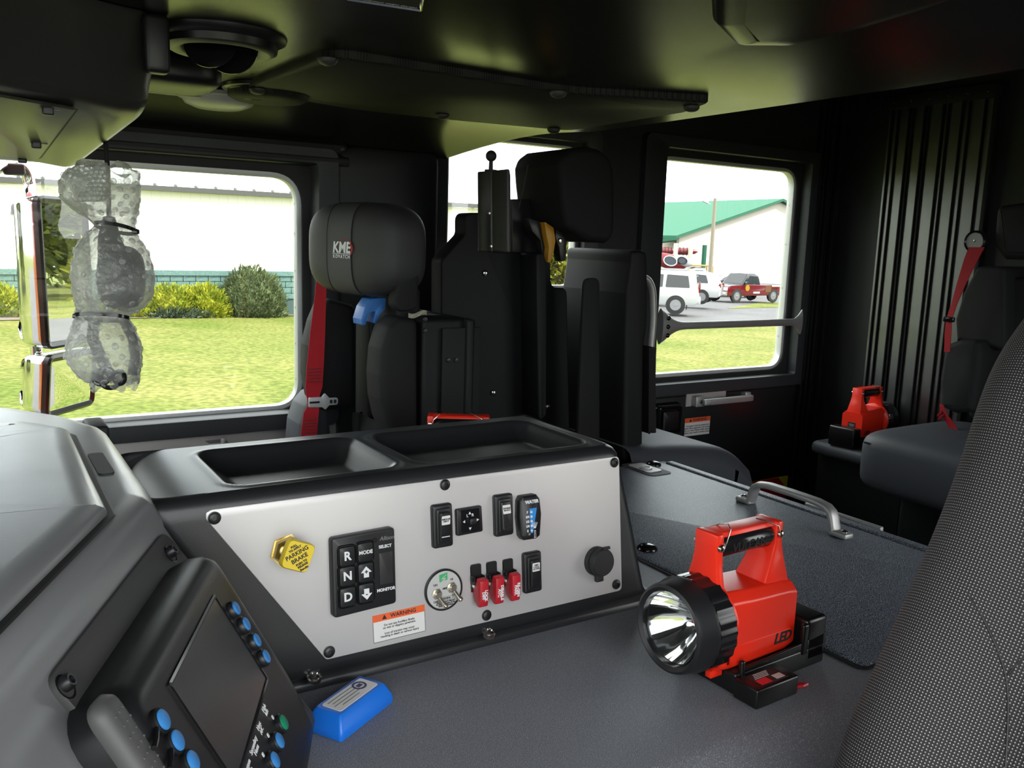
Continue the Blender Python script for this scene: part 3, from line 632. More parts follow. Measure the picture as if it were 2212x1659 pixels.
for x, y, a in ((-.0115, -.0035, -48), (.0115, .0015, -50)):
    tg = build('toggle', G().lathe([(.0078, .0026), (.0078, .0046), (.0055, .0050)], 6, M_ @ T(x, y, 0)).lathe([(.0050, .004), (.0050, .0095), (.0040, .0105), (.002, .0105)], 16, M_ @ T(x, y, 0)), MT['nickel'], tp)
    build('lever', G().lathe([(.0024, .004), (.0027, .013), (.0041, .0195), (.0037, .0220), (.0010, .0234)], 14, M_ @ T(x, y, .004) @ RX(-a) @ RY(18)), MT['nickel'], tg)
# three guarded toggles
for i, (tx, ty, legend, lab) in enumerate(((1026, 1238, 'LOCK\nDIFF', 'red hinged guard over the switch nearest the toggle plate'), (1060, 1232, 'DISABLE\nATC', 'red hinged guard over the middle guarded switch'), (1095, 1226, 'RE-GEN\nPARK', 'red hinged guard over the switch beside the rocker'))):
    M_ = pm(tx, ty + 12, PT)
    gd = build('guarded_switch', G().box((.001, .0, .0012), (.0165, .036, .0024), M_).prism(rrect(.0165, .022, .003, 3, .001, .010), 0, .0026, M_).box((-.0068, .0, .006), (.0016, .012, .012), M_).box((.0088, 0, .006), (.0016, .012, .012), M_), MT['black'], con, label='black hinge plate of a guarded switch')
    GM = M_ @ T(.001, .0015, .009)
    pts = [(.003, -.004), (.006, .004), (.0165, .001), (.0150, -.0270), (.0115, -.0370), (.0060, -.0370), (-.002, -.0310), (-.006, -.020), (-.006, -.006)]   # (out, up)
    side = rpoly([(b_, a_) for a_, b_ in pts], .0022, 3); side = ccw(side)
    F2 = GM @ Matrix(((0, 0, 1, 0), (1, 0, 0, 0), (0, 1, 0, 0), (0, 0, 0, 1)))   # outline x -> up, outline y -> out, thickness -> sideways
    cv = build('guard_cover', G().prism(side, -.0070, .0070, F2), MT['redguard'], gd, bev=.0014, smooth=40, label=lab)
    text('lettering', legend, .0060, GM @ T(0, -.0200, .0162) @ RX(4) @ RZ(-90), MT['white'], cv, bold=.00025, ls=.75)
    build('pivot', G().lathe([(.0032, 0), (.0030, .002), (.0005, .0024)], 12, M_ @ T(-.0074, .002, .009) @ RY(-90)), MT['steelblk'], gd)
    build('toggle_bat', G().lathe([(.005, 0), (.005, .006), (.0018, .007), (.002, .012)], 12, M_ @ T(-.002, -.009, .002)), MT['steel'], gd)
# power socket with a rubber cap
M_ = pm(1287, 1211, PT)
sk = build('power_socket', G().lathe([(.0225, 0), (.0225, .006), (.0215, .008), (.0190, .008)], 32, M_), MT['rubber'], con, label='black rubber capped power socket')
build('cap', G().lathe([(.0205, .008), (.0212, .0085), (.0212, .0165), (.0195, .0190), (.0003, .0195)], 32, M_ @ T(.001, 0, 0) @ RY(2)), MT['rubber'], sk, smooth=35)
build('cap_hinge', G().rbox((.001, -.0255, .006), (.0135, .012, .008), .002, M=M_).box((.008, .0215, .016), (.013, .004, .004), M_), MT['rubber'], sk)
# warning label
a, b, c_ = onp(804, 1330.5, PT), onp(916.5, 1305, PT), onp(805, 1390, PT)
ctr = (a + onp(919, 1363, PT)) / 2
warn_label(con, frame(ctr, b - a, PU), (b - a).length, (c_ - a).length, 'Do not use Auxiliary Brake\non wet or slippery pavement.\n \nLoss of traction may occur\nresulting in death or serious injury', 5, label='white warning label with an orange band under the keypad')

# ================================================================== dashboard
dash = root('dashboard', 'grey black moulded dashboard with a large hatch', 'dashboard', (0, .8, 0))
AA, BB = V((.168, .970, .866)), V((.039, .688, .866))
U = (AA - BB).normalized(); U.z = 0; U.normalize(); DV = V((.532, -.243, -.811)).normalized(); DV = (DV - U * DV.dot(U)).normalized(); DN = DV.cross(U)
N2 = V((U.y, -U.x, 0))           # horizontal, out of the display face
def dring(z, out, side, r):
    """outline of the dash at height z: 'out' pushes the display face, 'side' the console side"""
    a = AA + N2 * out + U * .028; far = AA + N2 * out - U * .95
    pts = [(far.x, far.y), (a.x, a.y), (.176 + side, max(1.06, a.y + .05)), (.176 + side, 1.40), (.14 + side, 1.50), (.04, 1.61), (-.9, 1.70), (-.9, far.y)]
    return [(x, y, z) for x, y in rpoly(pts, [.0, r, r, .05, .06, .1, 0, 0], 6)]
SLO = .138 / .206
rings = []
for z, out, side in ((.622, .158, .0), (.632, .156, .0), (.64, .150, .002), (.856, .006, .004), (.868, -.002, .003), (.882, -.006, .001), (.896, -.014, -.006), (.905, -.024, -.016), (.9085, -.034, -.026), (.9095, -.044, -.036)):
    rings.append(dring(z, out, side, .022))
build('body', G().loft(rings), MT['dash'], dash, smooth=60)
zl = lambda px, py, z=.912: (onZ(px, py, z).x, onZ(px, py, z).y)
lid_p = [zl(232, 1110), zl(150, 937), zl(60, 922), (-.3, 1.50), (-.85, 1.52), (-.85, .1)]
e = V(zl(0, 1340)) - V(zl(232, 1110)); e.normalize(); q = V(zl(232, 1110)) + e * .85; lid_p = [lid_p[0]] + lid_p[1:5] + [(-.85, q.y), (q.x, q.y)]
lid_p = ccw(rpoly(lid_p, [.012, .03, .04, .05, 0, 0, 0], 6))
build('hatch_groove', G().loft([[(x, y, .9098) for x, y in inset(lid_p, -.008)], [(x, y, .9108) for x, y in inset(lid_p, -.006)], [(x, y, .9108) for x, y in inset(lid_p, .02)]]), MT['rubber'], dash, smooth=0)
build('hatch', G().loft([[(x, y, z) for x, y in inset(lid_p, d)] for d, z in ((.001, .905), (0, .914), (.003, .919), (.010, .9225), (.03, .9235), (.10, .925))]), MT['dash'], dash, smooth=60, label='large hatch in the dashboard top')
a = onZ(206, 1000, .9115); build('hatch_notch', G().prism(rrect(.018, .11, .006, 4, a.x + .006, a.y), .9095, .9112), MT['rubber'], dash, smooth=0)
build('vent_slot', G().rbox((.165, 1.47, .880), (.030, .08, .040), .006), MT['rubber'], dash)

# ---------------------------------------------------------------- vehicle display
def dq(px, py, h=0):
    p = onP(px, py, AA + DN * h, DN) - AA; return (p.dot(U), -p.dot(DV))      # x right (towards the console), y up
DF = frame(AA, U, -DV)
disp = root('vehicle_display', 'black vehicle display with blue buttons on an angled dash plate', 'display', AA + DV * .2)
pts = rpoly([(-.318, -.275), (.008, -.275), (.012, .004), (-.318, .004)], .016, 5)
plate = build('mounting_plate', G().prism(ccw(pts), -.002, .005, DF, ch=.0012), MT['plate'], disp, smooth=30, label='flat dark grey mounting plate')
for px, py in ((366, 1194), (138, 1479), (628, 1516)):
    x, y = dq(px, py, .005); build('screw_recess', G().lathe([(.0105, .0052), (.0095, .0056), (.0085, .0052)], 18, DF @ T(x, y - .002, 0), caps=False), MT['blackgloss'], plate)
    build('screw', G().lathe([(.0066, .004), (.0066, .010), (.0050, .0125), (.0034, .0125), (.003, .009), (.0003, .009)], 16, DF @ T(x, y, 0)), MT['black'], plate)
# display housing tipped about its upper edge so that its hood stands proud of the plate
HT = 7
SF = DF @ T(0, -.052, .045) @ RX(HT)                       # screen face: x along U, y up the face, z out
SN = (SF.to_3x3() @ V((0, 0, 1))).normalized(); SO = SF.translation
SU = U; SV = (SF.to_3x3() @ V((0, 1, 0))).normalized()
def sq(px, py, h=0):
    p = onP(px, py, SO + SN * h, SN) - SO; return (p.dot(SU), p.dot(SV))

hp = rpoly([(-.336, -.214), (-.040, -.214), (-.028, -.150), (-.028, .012), (-.336, .012)], [.02, .02, .015, .022, .03], 6)
rings = [[(x, y, z) for x, y in inset(hp, d)] for d, z in ((-.010, -.048), (-.010, -.022), (-.006, -.010), (.002, -.002), (.010, 0), (.016, -.0005))]
hs = build('housing', G().loft(rings, M=SF), MT['blackgloss'] if False else MT['black'], disp, smooth=50, label='rounded black display housing')
sp = [sq(465, 1300), sq(572, 1468), sq(490, 1655), sq(352, 1478)]
x0, x1, ya, yb = -.268, -.094, -.016, -.116
build('screen_bezel', G().loft([[(x, y, z) for x, y in rrect(x1 - x0 + e, ya - yb + e, .003, 3, (x0 + x1) / 2, (ya + yb) / 2)] for e, z in ((.008, -.001), (.008, .0012), (.003, .0016), (0, .0004))], caps=False, M=SF), MT['blackgloss'], hs)
build('screen', G().prism(rrect(x1 - x0, ya - yb, .001, 2, (x0 + x1) / 2, (ya + yb) / 2), -.001, .0005, SF), MT['screen'], hs, smooth=0, label='dark glossy screen')
def dbutton(x, y, m, r=.0088, ringm='black'):
    M_ = SF @ T(x, y, 0)
    c = build('button_collar', G().lathe([(r * 1.28, -.001), (r * 1.28, .0030), (r * 1.15, .0042), (r * 1.02, .0042)], 22, M_, caps=False), MT[ringm], hs)
    return build('button', G().lathe([(r, 0), (r, .0052), (r * .85, .0062), (.0003, .0066)], 22, M_), MT[m], hs)
rx = [sq(513, 1312, .006), sq(535, 1346, .006), sq(558, 1381, .006), sq(578, 1416, .006)]
for x, y in rx: dbutton(x, y, 'btnblue', .0072)
for px, py in ((357, 1552), (388, 1597), (421, 1641)):
    x, y = sq(px, py, .006); dbutton(x, y, 'btnblue', .0082, 'steelblk')
x, y = sq(421, 1641, .006); dbutton(x, y - .023, 'btnblue', .0082, 'steelblk')
bt = [sq(615, 1557, .006), sq(610, 1600, .006), sq(596, 1637, .006)]
ybt = sum(b[1] for b in bt) / 3; xs = [bt[0][0], bt[1][0], bt[2][0]]; st = (xs[0] - xs[2]) / 2
for k, (m, lab) in enumerate((('btngreen', 'High\nIdle'), ('btnblue', 'Heat\nA/C'), ('btnblue', 'Secondary\nMenu'), ('btnblue', 'System\nInfo'))):
    x = xs[0] - st * k; dbutton(x, ybt, m, .0078)
    text('lettering', lab, .0068, SF @ T(x - .012, ybt + .026, .0005), MT['white'], hs, ls=.8)
    build('indicator', G().prism(rrect(.003, .0045, .0008, 2), 0, .0008, SF @ T(x - .006, ybt + .013, 0)), MT['white'], hs)
# dotted side grip
MT['grip'] = mat('grip_rubber', (.085, .085, .083), .5, bump=(600, .1, .0004))
gp_ = rrect(.034, .240, .016, 6, -.352, -.090)
gr = build('side_grip', G().loft([[(x, y, z) for x, y in inset(gp_, d)] for d, z in ((.002, -.014), (0, -.008), (.003, -.002), (.009, .001))], M=SF), MT['grip'], disp, smooth=50, label='grey dotted rubber grip beside the buttons')
gd_ = G()
for i in range(22):
    for j in range(3): gd_.lathe([(.0013, 0), (.0010, .0007), (.0002, .001)], 6, SF @ T(-.360 + j * .0070 + (i % 2) * .002, .014 - i * .0092, .0009))
build('grip_dots', gd_, MT['grip'], gr, smooth=0)
for px, py in ((357, 1552), (388, 1597), (421, 1641)):
    x, y = sq(px, py, .006); build('button_lead', G().tube([SF @ V((x - .011, y, .002)), SF @ V((x - .022, y - .003, .003)), SF @ V((x - .032, y - .004, .004))], .0022, 8), MT['blackgloss'], hs)
# ================================================================== hand lanterns and their chargers
def make_lantern():
    """lens faces -x, body runs to +x, origin on the charger tray under the lens rim"""
    t = root('hand_lantern', 'lantern', 'lantern', M=Matrix.Identity(4))
    LX = frame((0, 0, .073), (0, -1, 0), (0, 0, 1)); LX = Matrix(((0, 0, 1, 0), (0, 1, 0, 0), (-1, 0, 0, .068), (0, 0, 0, 1)))   # lathe z -> +x
    bz = build('bezel', G().lathe([(.0495, .004), (.0545, .000), (.0580, .002), (.0600, .008), (.0605, .020), (.0630, .028), (.0630, .034)], 64, LX, caps=False), MT['black'], t, smooth=30, label='round black lens bezel')
    build('bezel_liner', G().lathe([(.0495, .004), (.0480, .010), (.0468, .012)], 64, LX, caps=False), MT['blackgloss'], bz)
    g = G(); n = 48                                                     # toothed grip ring behind the rim
    R0 = []
    for k in range(n * 2):
        a = 2 * PI * k / (n * 2); r = .0638 if (k // 2) % 2 else .0624
        R0.append((r, a))
    g.loft([[(r * f * math.cos(a), r * f * math.sin(a), z) for r, a in R0] for f, z in ((1, .034), (1, .064), (.95, .068))], M=LX, caps=False)
    build('grip_ring', g, MT['blackgloss'], t, smooth=30, label='black toothed ring behind the lens')
    g = G(); N_ = 60; prof = [(.0470, .0120), (.0435, .020), (.0375, .030), (.0295, .041), (.0200, .051), (.0110, .058), (.0060, .060)]
    g.loft([[((r * (1 + .010 * ((k // 2) % 2))) * math.cos(2 * PI * k / N_), (r * (1 + .010 * ((k // 2) % 2))) * math.sin(2 * PI * k / N_), z) for k in range(N_)] for r, z in prof], M=LX, caps=False)
    rf = build('reflector', g, MT['chrome'], t, smooth=20, label='faceted chrome reflector')
    build('led', G().lathe([(.0045, .058), (.0045, .0565), (.0025, .054), (.0003, .0535)], 16, LX), mat('led_dome', (.75, .72, .45), .2), rf)
    build('lens', G().lathe([(.0478, .0085), (.0002, .0075)], 48, LX, caps=False), MT['pane'], t, smooth=40)
    # body: box that tapers out of the ring
    def sec(x, w, zb, zt, r, top):
        p = rpoly([(-w / 2, zb), (w / 2, zb), (w / 2, zt - .012), (top / 2, zt), (-top / 2, zt), (-w / 2, zt - .012)], r, 4)
        return [(x, y, z) for y, z in p]
    g = G().loft([sec(.058, .088, .010, .118, .012, .060), sec(.075, .088, .010, .114, .008, .060), sec(.120, .086, .010, .110, .006, .060), (sec(.190, .084, .010, .107, .006, .060)), sec(.208, .082, .014, .104, .008, .058)])
    bd = build('body', g, MT['red'], t, smooth=35, label='orange red lantern body')
    for s in (-1, 1): build('lower_rail', G().box((.134, s * .0425, .030), (.130, .003, .024)), MT['red'], bd, bev=.001)
    g = G().lathe([(.0590, .066), (.0590, .072), (.050, .078), (.040, .078)], 48, LX, caps=False)
    build('front_flange', g, MT['red'], bd, smooth=35)
    # handle uprights
    def upright(x0, x1, xt0, xt1, wb, wt):
        a = [[(x0, -wb / 2, .098), (x1, -wb / 2, .098), (x1, wb / 2, .098), (x0, wb / 2, .098)], [(xt0 + .25 * (x0 - xt0), -(wt * .8 + wb * .2) / 2, .140), (xt1 + .3 * (x1 - xt1), -(wt * .8 + wb * .2) / 2, .140), (xt1 + .3 * (x1 - xt1), (wt * .8 + wb * .2) / 2, .140), (xt0 + .25 * (x0 - xt0), (wt * .8 + wb * .2) / 2, .140)],
             [(xt0, -wt / 2, .160), (xt1, -wt / 2, .160), (xt1, wt / 2, .160), (xt0, wt / 2, .160)], [(xt0, -wt / 2, .190), (xt1, -wt / 2, .190), (xt1, wt / 2, .190), (xt0, wt / 2, .190)]]
        return G().loft(a)
    build('handle_upright', upright(.058, .072, .062, .076, .070, .040), MT['red'], t, bev=.003, label='front post of the red handle')
    build('handle_upright', upright(.150, .206, .180, .194, .058, .040), MT['red'], t, bev=.003, label='rear post of the red handle')
    g = G().loft([[(x, -.017, .184), (x, .017, .184), (x, .014, .190), (x, -.014, .190)] for x in (.066, .188)]); build('top_bar', g, MT['red'], t, bev=.001)
    GXm = Matrix(((0, 0, 1, 0), (0, 1, 0, 0), (-1, 0, 0, .169), (0, 0, 0, 1)))
    gp = build('grip', G().loft([[(rx * math.cos(a), ry * math.sin(a), z) for a in [2 * PI * k / 28 for k in range(28)]] for rx, ry, z in ((.012, .016, .0750), (.0170, .0200, .079), (.0165, .0195, .132), (.0185, .0200, .172), (.014, .017, .1805))], M=GXm), MT['blackgloss'], t, smooth=50, label='black rubber hand grip')
    text('lettering', 'VULCAN', .017, frame((.126, -.0195, .167), (1, 0, 0), (0, .05, 1)), MT['black'], gp, bold=.0003, d=.0006, shear=.2)
    for x in (.069, .187):
        for s in (-1, 1): build('rivet', G().lathe([(.0056, 0), (.0056, .0015), (.004, .004), (.0005, .005)], 14, frame((x, s * .0202, .172), (-s, 0, 0), (0, 0, 1))), MT['steel'], t)
    build('wire_clip', G().tube([(.072, -.024, .172), (.076, -.024, .183), (.088, -.018, .194), (.098, -.004, .196), (.098, .010, .192), (.090, .02, .186)], .0009, 6), MT['steel'], t)
    build('wire_clip', G().tube([(.184, -.024, .172), (.178, -.024, .186), (.160, -.016, .194), (.154, -.004, .195)], .0009, 6), MT['steel'], t)
    for s in (-1, 1):
        o = text('lettering', 'LED', .0200, frame((.180, s * .0443, .0320), (-s, 0, 0), (0, 0, 1)) if s > 0 else frame((.180, -.0443, .0320), (1, 0, 0), (0, 0, 1)), MT['ink'], bd, bold=.0007, shear=.25)
    build('rear_label', G().box((.2086, .0, .050), (.001, .030, .030)), MT['ink'], t, smooth=0)
    for k in range(4): build('print_line', G().box((.2092, 0, .058 - .005 * k), (.0004, .022 - .004 * (k % 2), .0014)), MT['greyprint'], t, smooth=0)
    for y in (-.034, .034): build('charge_contact', G().lathe([(.0045, 0), (.004, .002), (.0004, .0026)], 12, frame((.207, y, .040), (0, 1, 0), (0, 0, 1))), MT['steel'], t)
    build('belly_tab', G().box((.062, -.030, .006), (.022, .010, .010)), MT['red'], t, bev=.001)
    return t
def make_charger():
    t = root('charger_base', 'charger', 'charger', M=Matrix.Identity(4))
    build('tray', G().rbox((.168, -.004, .015), (.186, .104, .030), .004), MT['charger'], t, label='black charger tray')
    build('front_block', G().rbox((.112, -.076, .0135), (.082, .040, .027), .003), MT['charger'], t, label='black label block at the front of the charger')
    for y in (-.054, .046): build('side_rail', G().loft([[(.086, yy, .028), (.262, yy, .028), (.262, yy, .046), (.205, yy, .040), (.086, yy, .034)] for yy in (y - .002, y + .002)]), MT['charger'], t, bev=.001)
    build('rear_cradle', G().rbox((.240, -.004, .040), (.044, .104, .064), .006), MT['charger'], t, label='black cradle behind the lantern')
    build('front_post', G().rbox((.088, -.054, .030), (.008, .008, .032), .003), MT['charger'], t)
    build('rear_post', G().rbox((.214, -.054, .045), (.012, .008, .045), .003), MT['charger'], t)
    lb = build('rating_label', G().box((.112, -.076, .0272), (.052, .028, .0008)), MT['ink'], t, smooth=0, label='rating label with red and grey print')
    build('label_red', G().box((.098, -.083, .0277), (.020, .012, .0004)), MT['chevred'], lb, smooth=0)
    build('label_grey', G().box((.126, -.083, .0277), (.016, .010, .0004)), MT['greyprint'], lb, smooth=0)
    for k in range(4): build('print_line', G().box((.104 + .002 * k, -.0745 + .0030 * k, .0278), (.026, .0010, .0003)), MT['greyprint'], lb, smooth=0)
    build('lead', G().tube([(.150, -.090, .008), (.160, -.097, .010), (.170, -.096, .009), (.173, -.088, .005), (.166, -.082, .004)], .0028, 8), MT['redguard'], t, label='short red lead')
    return t
lan = make_lantern(); chg = make_charger()
# on the tunnel, lens towards the dash
LM = T(.748, .785, TZ + .001) @ RZ(2)
chg.matrix_basis = LM; lan.matrix_basis = LM @ T(0, 0, .020)
props(lan, 'orange red hand lantern with a chrome lens on the engine tunnel', 'lantern', 'hand lanterns'); props(chg, 'black charger base under the lantern on the engine tunnel', 'charger', 'lantern chargers')
# on the rear ledge
lan2 = copy_tree(lan); chg2 = copy_tree(chg)
LM2 = T(2.60, 1.775, .545) @ RZ(150)
props(lan2, 'orange red hand lantern on the far rear ledge', 'lantern', 'hand lanterns'); props(chg2, 'black charger base on the far rear ledge', 'charger', 'lantern chargers')
# behind the console, in front of the officer's seat
lan3 = copy_tree(lan); chg3 = copy_tree(chg)
props(lan3, 'hand lantern whose red handle shows behind the switch console', 'lantern', 'hand lanterns'); props(chg3, 'black charger base hidden behind the switch console', 'charger', 'lantern chargers')

# ================================================================== blue plastic case on the tunnel
a, b, c, d = onZ(660, 1580, TZ), onZ(733, 1609, TZ), onZ(850, 1522, TZ), onZ(778, 1490, TZ)
ctr = (a + b + c + d) / 4; ex = ((c - b) + (d - a)).normalized(); L_ = ((c - b).length + (d - a).length) / 2; W_ = ((b - a).length + (c - d).length) / 2
BM = frame((ctr.x, ctr.y, TZ + .0015), ex, V((-ex.y, ex.x, 0)))
bc = root('blue_case', 'small blue plastic case with a white label on the engine tunnel', 'case', (ctr.x, ctr.y, TZ))
def bring(w, l, z, r): return [(x, y, z) for x, y in rrect(l, w, r, 4)]
g = G().loft([bring(W_ * .96, L_ * .97, 0, .004), bring(W_, L_, .004, .005), bring(W_ * .97, L_ * .97, .012, .005), bring(W_ * .72, L_ * .84, .026, .004), bring(W_ * .66, L_ * .80, .0278, .004)], M=BM)
cs = build('shell', g, MT['blue'], bc, smooth=35)
build('label_plate', G().prism(rrect(L_ * .70, W_ * .52, .004, 4), .0276, .0284, BM), MT['labelwhite'], bc, smooth=0, label='white paper label on the blue case')
for k in range(4): build('print_line', G().box((-L_ * .08, W_ * (.16 - .10 * k), .0286), (L_ * (.44, .40, .46, .30)[k], .0014, .0003), BM), MT['inkgrey'], bc, smooth=0)
MT['navy'] = mat('print_navy', (.02, .03, .12), .5)
build('emblem', G().lathe([(W_ * .17, .0286), (W_ * .17, .0290), (W_ * .12, .0290), (W_ * .12, .0286)], 20, BM @ T(L_ * .20, W_ * .06, 0), caps=False), MT['navy'], bc)
build('emblem_mark', G().box((L_ * .20, W_ * .06, .0288), (W_ * .14, W_ * .10, .0004), BM), MT['navy'], bc, smooth=0)
# ================================================================== driver's seat back (right foreground)
MT['dots'] = bpy.data.materials.new('dotted_fabric')
def dots_nodes(m, pitch=1.0):
    t, b = nodes(m); N = t.nodes; L = t.links
    uvn = N.new('ShaderNodeUVMap'); uvn.uv_map = 'uv'; sx = N.new('ShaderNodeSeparateXYZ'); L.new(uvn.outputs[0], sx.inputs[0])
    outs = []
    for k in ('X', 'Y'):
        a = N.new('ShaderNodeMath'); a.operation = 'MULTIPLY'; a.inputs[1].default_value = 2 * PI; L.new(sx.outputs[k], a.inputs[0])
        c = N.new('ShaderNodeMath'); c.operation = 'COSINE'; L.new(a.outputs[0], c.inputs[0]); outs.append(c)
    ad = N.new('ShaderNodeMath'); ad.operation = 'ADD'; L.new(outs[0].outputs[0], ad.inputs[0]); L.new(outs[1].outputs[0], ad.inputs[1])
    r = N.new('ShaderNodeValToRGB'); r.color_ramp.elements[0].position = .50; r.color_ramp.elements[1].position = .85
    r.color_ramp.elements[0].color = (.018, .016, .017, 1); r.color_ramp.elements[1].color = (.44, .41, .41, 1)
    mr = N.new('ShaderNodeMath'); mr.operation = 'MULTIPLY'; mr.inputs[1].default_value = .5; L.new(ad.outputs[0], mr.inputs[0])
    L.new(mr.outputs[0], r.inputs['Fac']); L.new(r.outputs[0], b.inputs['Base Color'])
    bp = N.new('ShaderNodeBump'); bp.inputs['Strength'].default_value = .4; bp.inputs['Distance'].default_value = .0005; L.new(ad.outputs[0], bp.inputs['Height']); L.new(bp.outputs[0], b.inputs['Normal'])
    b.inputs['Roughness'].default_value = .75
dots_nodes(MT['dots'])
ds = root('driver_seat', 'driver seat back in black fabric with light dots', 'seat', (1.0, .34, 0))
YS = .520                                                      # passenger-side edge of the backrest
sil = [(1800, 1700), (1826, 1620), (1860, 1540), (1918, 1410), (1968, 1300), (2016, 1190), (2060, 1080), (2098, 970), (2128, 870), (2158, 790), (2190, 728), (2230, 670), (2270, 620), (2320, 560)]
front = [onY(px, py, YS - .03) for px, py in sil]; front = [V((p.x, 0, p.z)) for p in front]
lo = front[0] + (front[0] - front[2]) * 1.4; front = [lo] + front
top = front[-1]
front += [top + V((.030, 0, .085)), top + V((.060, 0, .125)), top + V((.100, 0, .140)), top + V((.140, 0, .125)), top + V((.165, 0, .085))]
# densify
F_ = []
for i in range(len(front) - 1):
    for k in range(4): F_.append(front[i].lerp(front[i + 1], k / 4))
F_.append(front[-1])
for _ in range(4): F_ = [F_[0]] + [(F_[i - 1] + 2 * F_[i] + F_[i + 1]) / 4 for i in range(1, len(F_) - 1)] + [F_[-1]]
arc = [0]
for i in range(1, len(F_)): arc.append(arc[-1] + (F_[i] - F_[i - 1]).length)
# cross-section across the width: (offset back from the front line, y); rounded bolster at the passenger side
cs_ = []
for k in range(15): a = PI / 2 * k / 14; cs_.append((.055 - .055 * math.sin(a), YS - .055 + .055 * math.cos(a)))
for k in range(1, 13): s = k / 12; cs_.append((.0 + .035 * math.sin(PI / 2 * s) ** 2, YS - .055 - .105 * s))
for k in range(1, 11): s = k / 10; cs_.append((.035, YS - .16 - .20 * s))
for k in range(1, 11): s = k / 10; cs_.append((.035 - .035 * math.sin(PI / 2 * s), YS - .36 - .16 * s))
cs_ = [(.14, YS - .004), (.10, YS)] + cs_
ca = [0]
for i in range(1, len(cs_)): ca.append(ca[-1] + math.hypot(cs_[i][0] - cs_[i - 1][0], cs_[i][1] - cs_[i - 1][1]))
g = G(); g.uv = []; vs = []
PITCH = .0031
for i, p in enumerate(F_):
    t = (F_[min(i + 1, len(F_) - 1)] - F_[max(i - 1, 0)]).normalized(); nb = V((t.z, 0, -t.x))      # backwards (+x)
    for j, (o_, y) in enumerate(cs_):
        q = p + nb * o_; vs.append((q.x, y, q.z)); g.uv.append((ca[j] / PITCH, arc[i] / PITCH))
n = len(cs_)
g.add(vs, [(i * n + j, i * n + j + 1, (i + 1) * n + j + 1, (i + 1) * n + j) for i in range(len(F_) - 1) for j in range(n - 1)])
bk = build('backrest', g, MT['dots'], ds, smooth=70, uv=True, label='dotted fabric face of the driver seat back')
g = G().loft([[(p.x + .13, YS - .004, p.z - .03), (p.x + .20, YS - .01, p.z - .05), (p.x + .20, .08, p.z - .05), (p.x + .13, .08, p.z - .03)] for p in F_[:-22:4]])
build('back_shell', g, MT['black'], ds, smooth=40)
def seat_pt(px, py, lift=.0008):
    """point on the seat face under a pixel: march the ray onto the lofted face"""
    best = None
    d = ray(px, py)
    for i in range(len(F_) - 1):
        for j in range(n - 1):
            q = V(vs[i * n + j]); w = q - CP; tt = w.dot(d) / d.dot(d); e = (w - d * tt).length
            if best is None or e < best[0]: best = (e, q, i, j)
    e, q, i, j = best; t = d.dot(q - CP) / d.dot(d)
    return CP + d * (t - .0002)
def seam(pts):
    P = [seat_pt(*p) for p in pts]
    for _ in range(2):
        Q = []
        for i in range(len(P) - 1): Q += [P[i], P[i].lerp(P[i + 1], .5)]
        P = Q + [P[-1]]; P = [P[0]] + [(P[k - 1] + 2 * P[k] + P[k + 1]) / 4 for k in range(1, len(P) - 1)] + [P[-1]]
    build('seam', G().tube(P, .0010, 6), MT['ink'], bk)
seam([(2034, 1204), (2060, 1238), (2090, 1280), (2120, 1330), (2145, 1380), (2165, 1430), (2178, 1480), (2178, 1560), (2172, 1659)])
seam([(2178, 1458), (2190, 1440), (2212, 1420)])
build('cushion', G().rbox((.62, .30, .40), (.56, .40, .14), .05, 5), MT['fabric'], ds, smooth=50)
build('pedestal', G().rbox((.66, .34, .165), (.40, .36, .33), .02), MT['steelblk'], ds)

# ================================================================== officer's seat (front passenger)
of = root('officer_seat', 'front passenger seat with a bulky grey headrest and breathing set bracket', 'seat', (.9, 1.9, 0))
def hr_shape(c, d, e, M, split=None):
    return G().superq(c, d, e, 40, 28, M)
MT['hrest'] = mat('headrest_vinyl', (.028, .028, .029), .6, bump=(900, .3, .0006))
HD = (.150, .335, .212); HE = 3.4
hc = V((.800, 1.912, 1.170)); HMx = Matrix.Translation(hc) @ RZ(15)
hr = build('headrest', G().superq((0, 0, 0), HD, HE, 48, 32, HMx), MT['hrest'], of, smooth=70, label='large rounded dark grey headrest')
# grey strip around the headrest front, following its surface
def hx(y, z, grow=.0012):
    """x of the headrest's front surface at a given y, z (local)"""
    k = max(0, 1 - (abs(y) / (HD[1] / 2)) ** HE - (abs(z) / (HD[2] / 2)) ** HE); return -(HD[0] / 2 * k ** (1 / HE) + grow)
g = G(); g.grid(lambda u, v: HMx @ V((hx(-.045 + .090 * u, -.1055 + .211 * v), -.045 + .090 * u, -.1055 + .211 * v)), 12, 48)
bd_ = build('logo_band', g, MT['fabricgrey'], hr, smooth=70, label='lighter grey band with the embroidered logo')
for y in (-.0455, .0455):
    build('piping', G().tube([HMx @ V((hx(y, -.104 + .208 * k / 30, .001), y, -.104 + .208 * k / 30)) for k in range(31)], .0016, 6), MT['rubber'], hr)
LMx = HMx @ frame((hx(-.012, 0) - .001, -.012, -.004), (0, -1, 0), (0, 0, 1))
text('logo_lettering', 'KME', .034, LMx @ T(0, .006, 0), MT['white'], bd_, bold=.0010, shear=.12, sx=1.0)
text('logo_lettering', 'KOVATCH', .0110, LMx @ T(0, -.0135, 0), MT['white'], bd_, sp=1.3, bold=.0003)
build('logo_rule', G().box((0, -.0070, 0), (.066, .0012, .0006), LMx), MT['white'], bd_, smooth=0)
MT['logored'] = mat('logo_red', (.60, .02, .03), .6)
arcp = [(.010 + .030 * math.cos(a), .004 + .022 * math.sin(a)) for a in [math.radians(-40 + 175 * k / 24) for k in range(25)]]
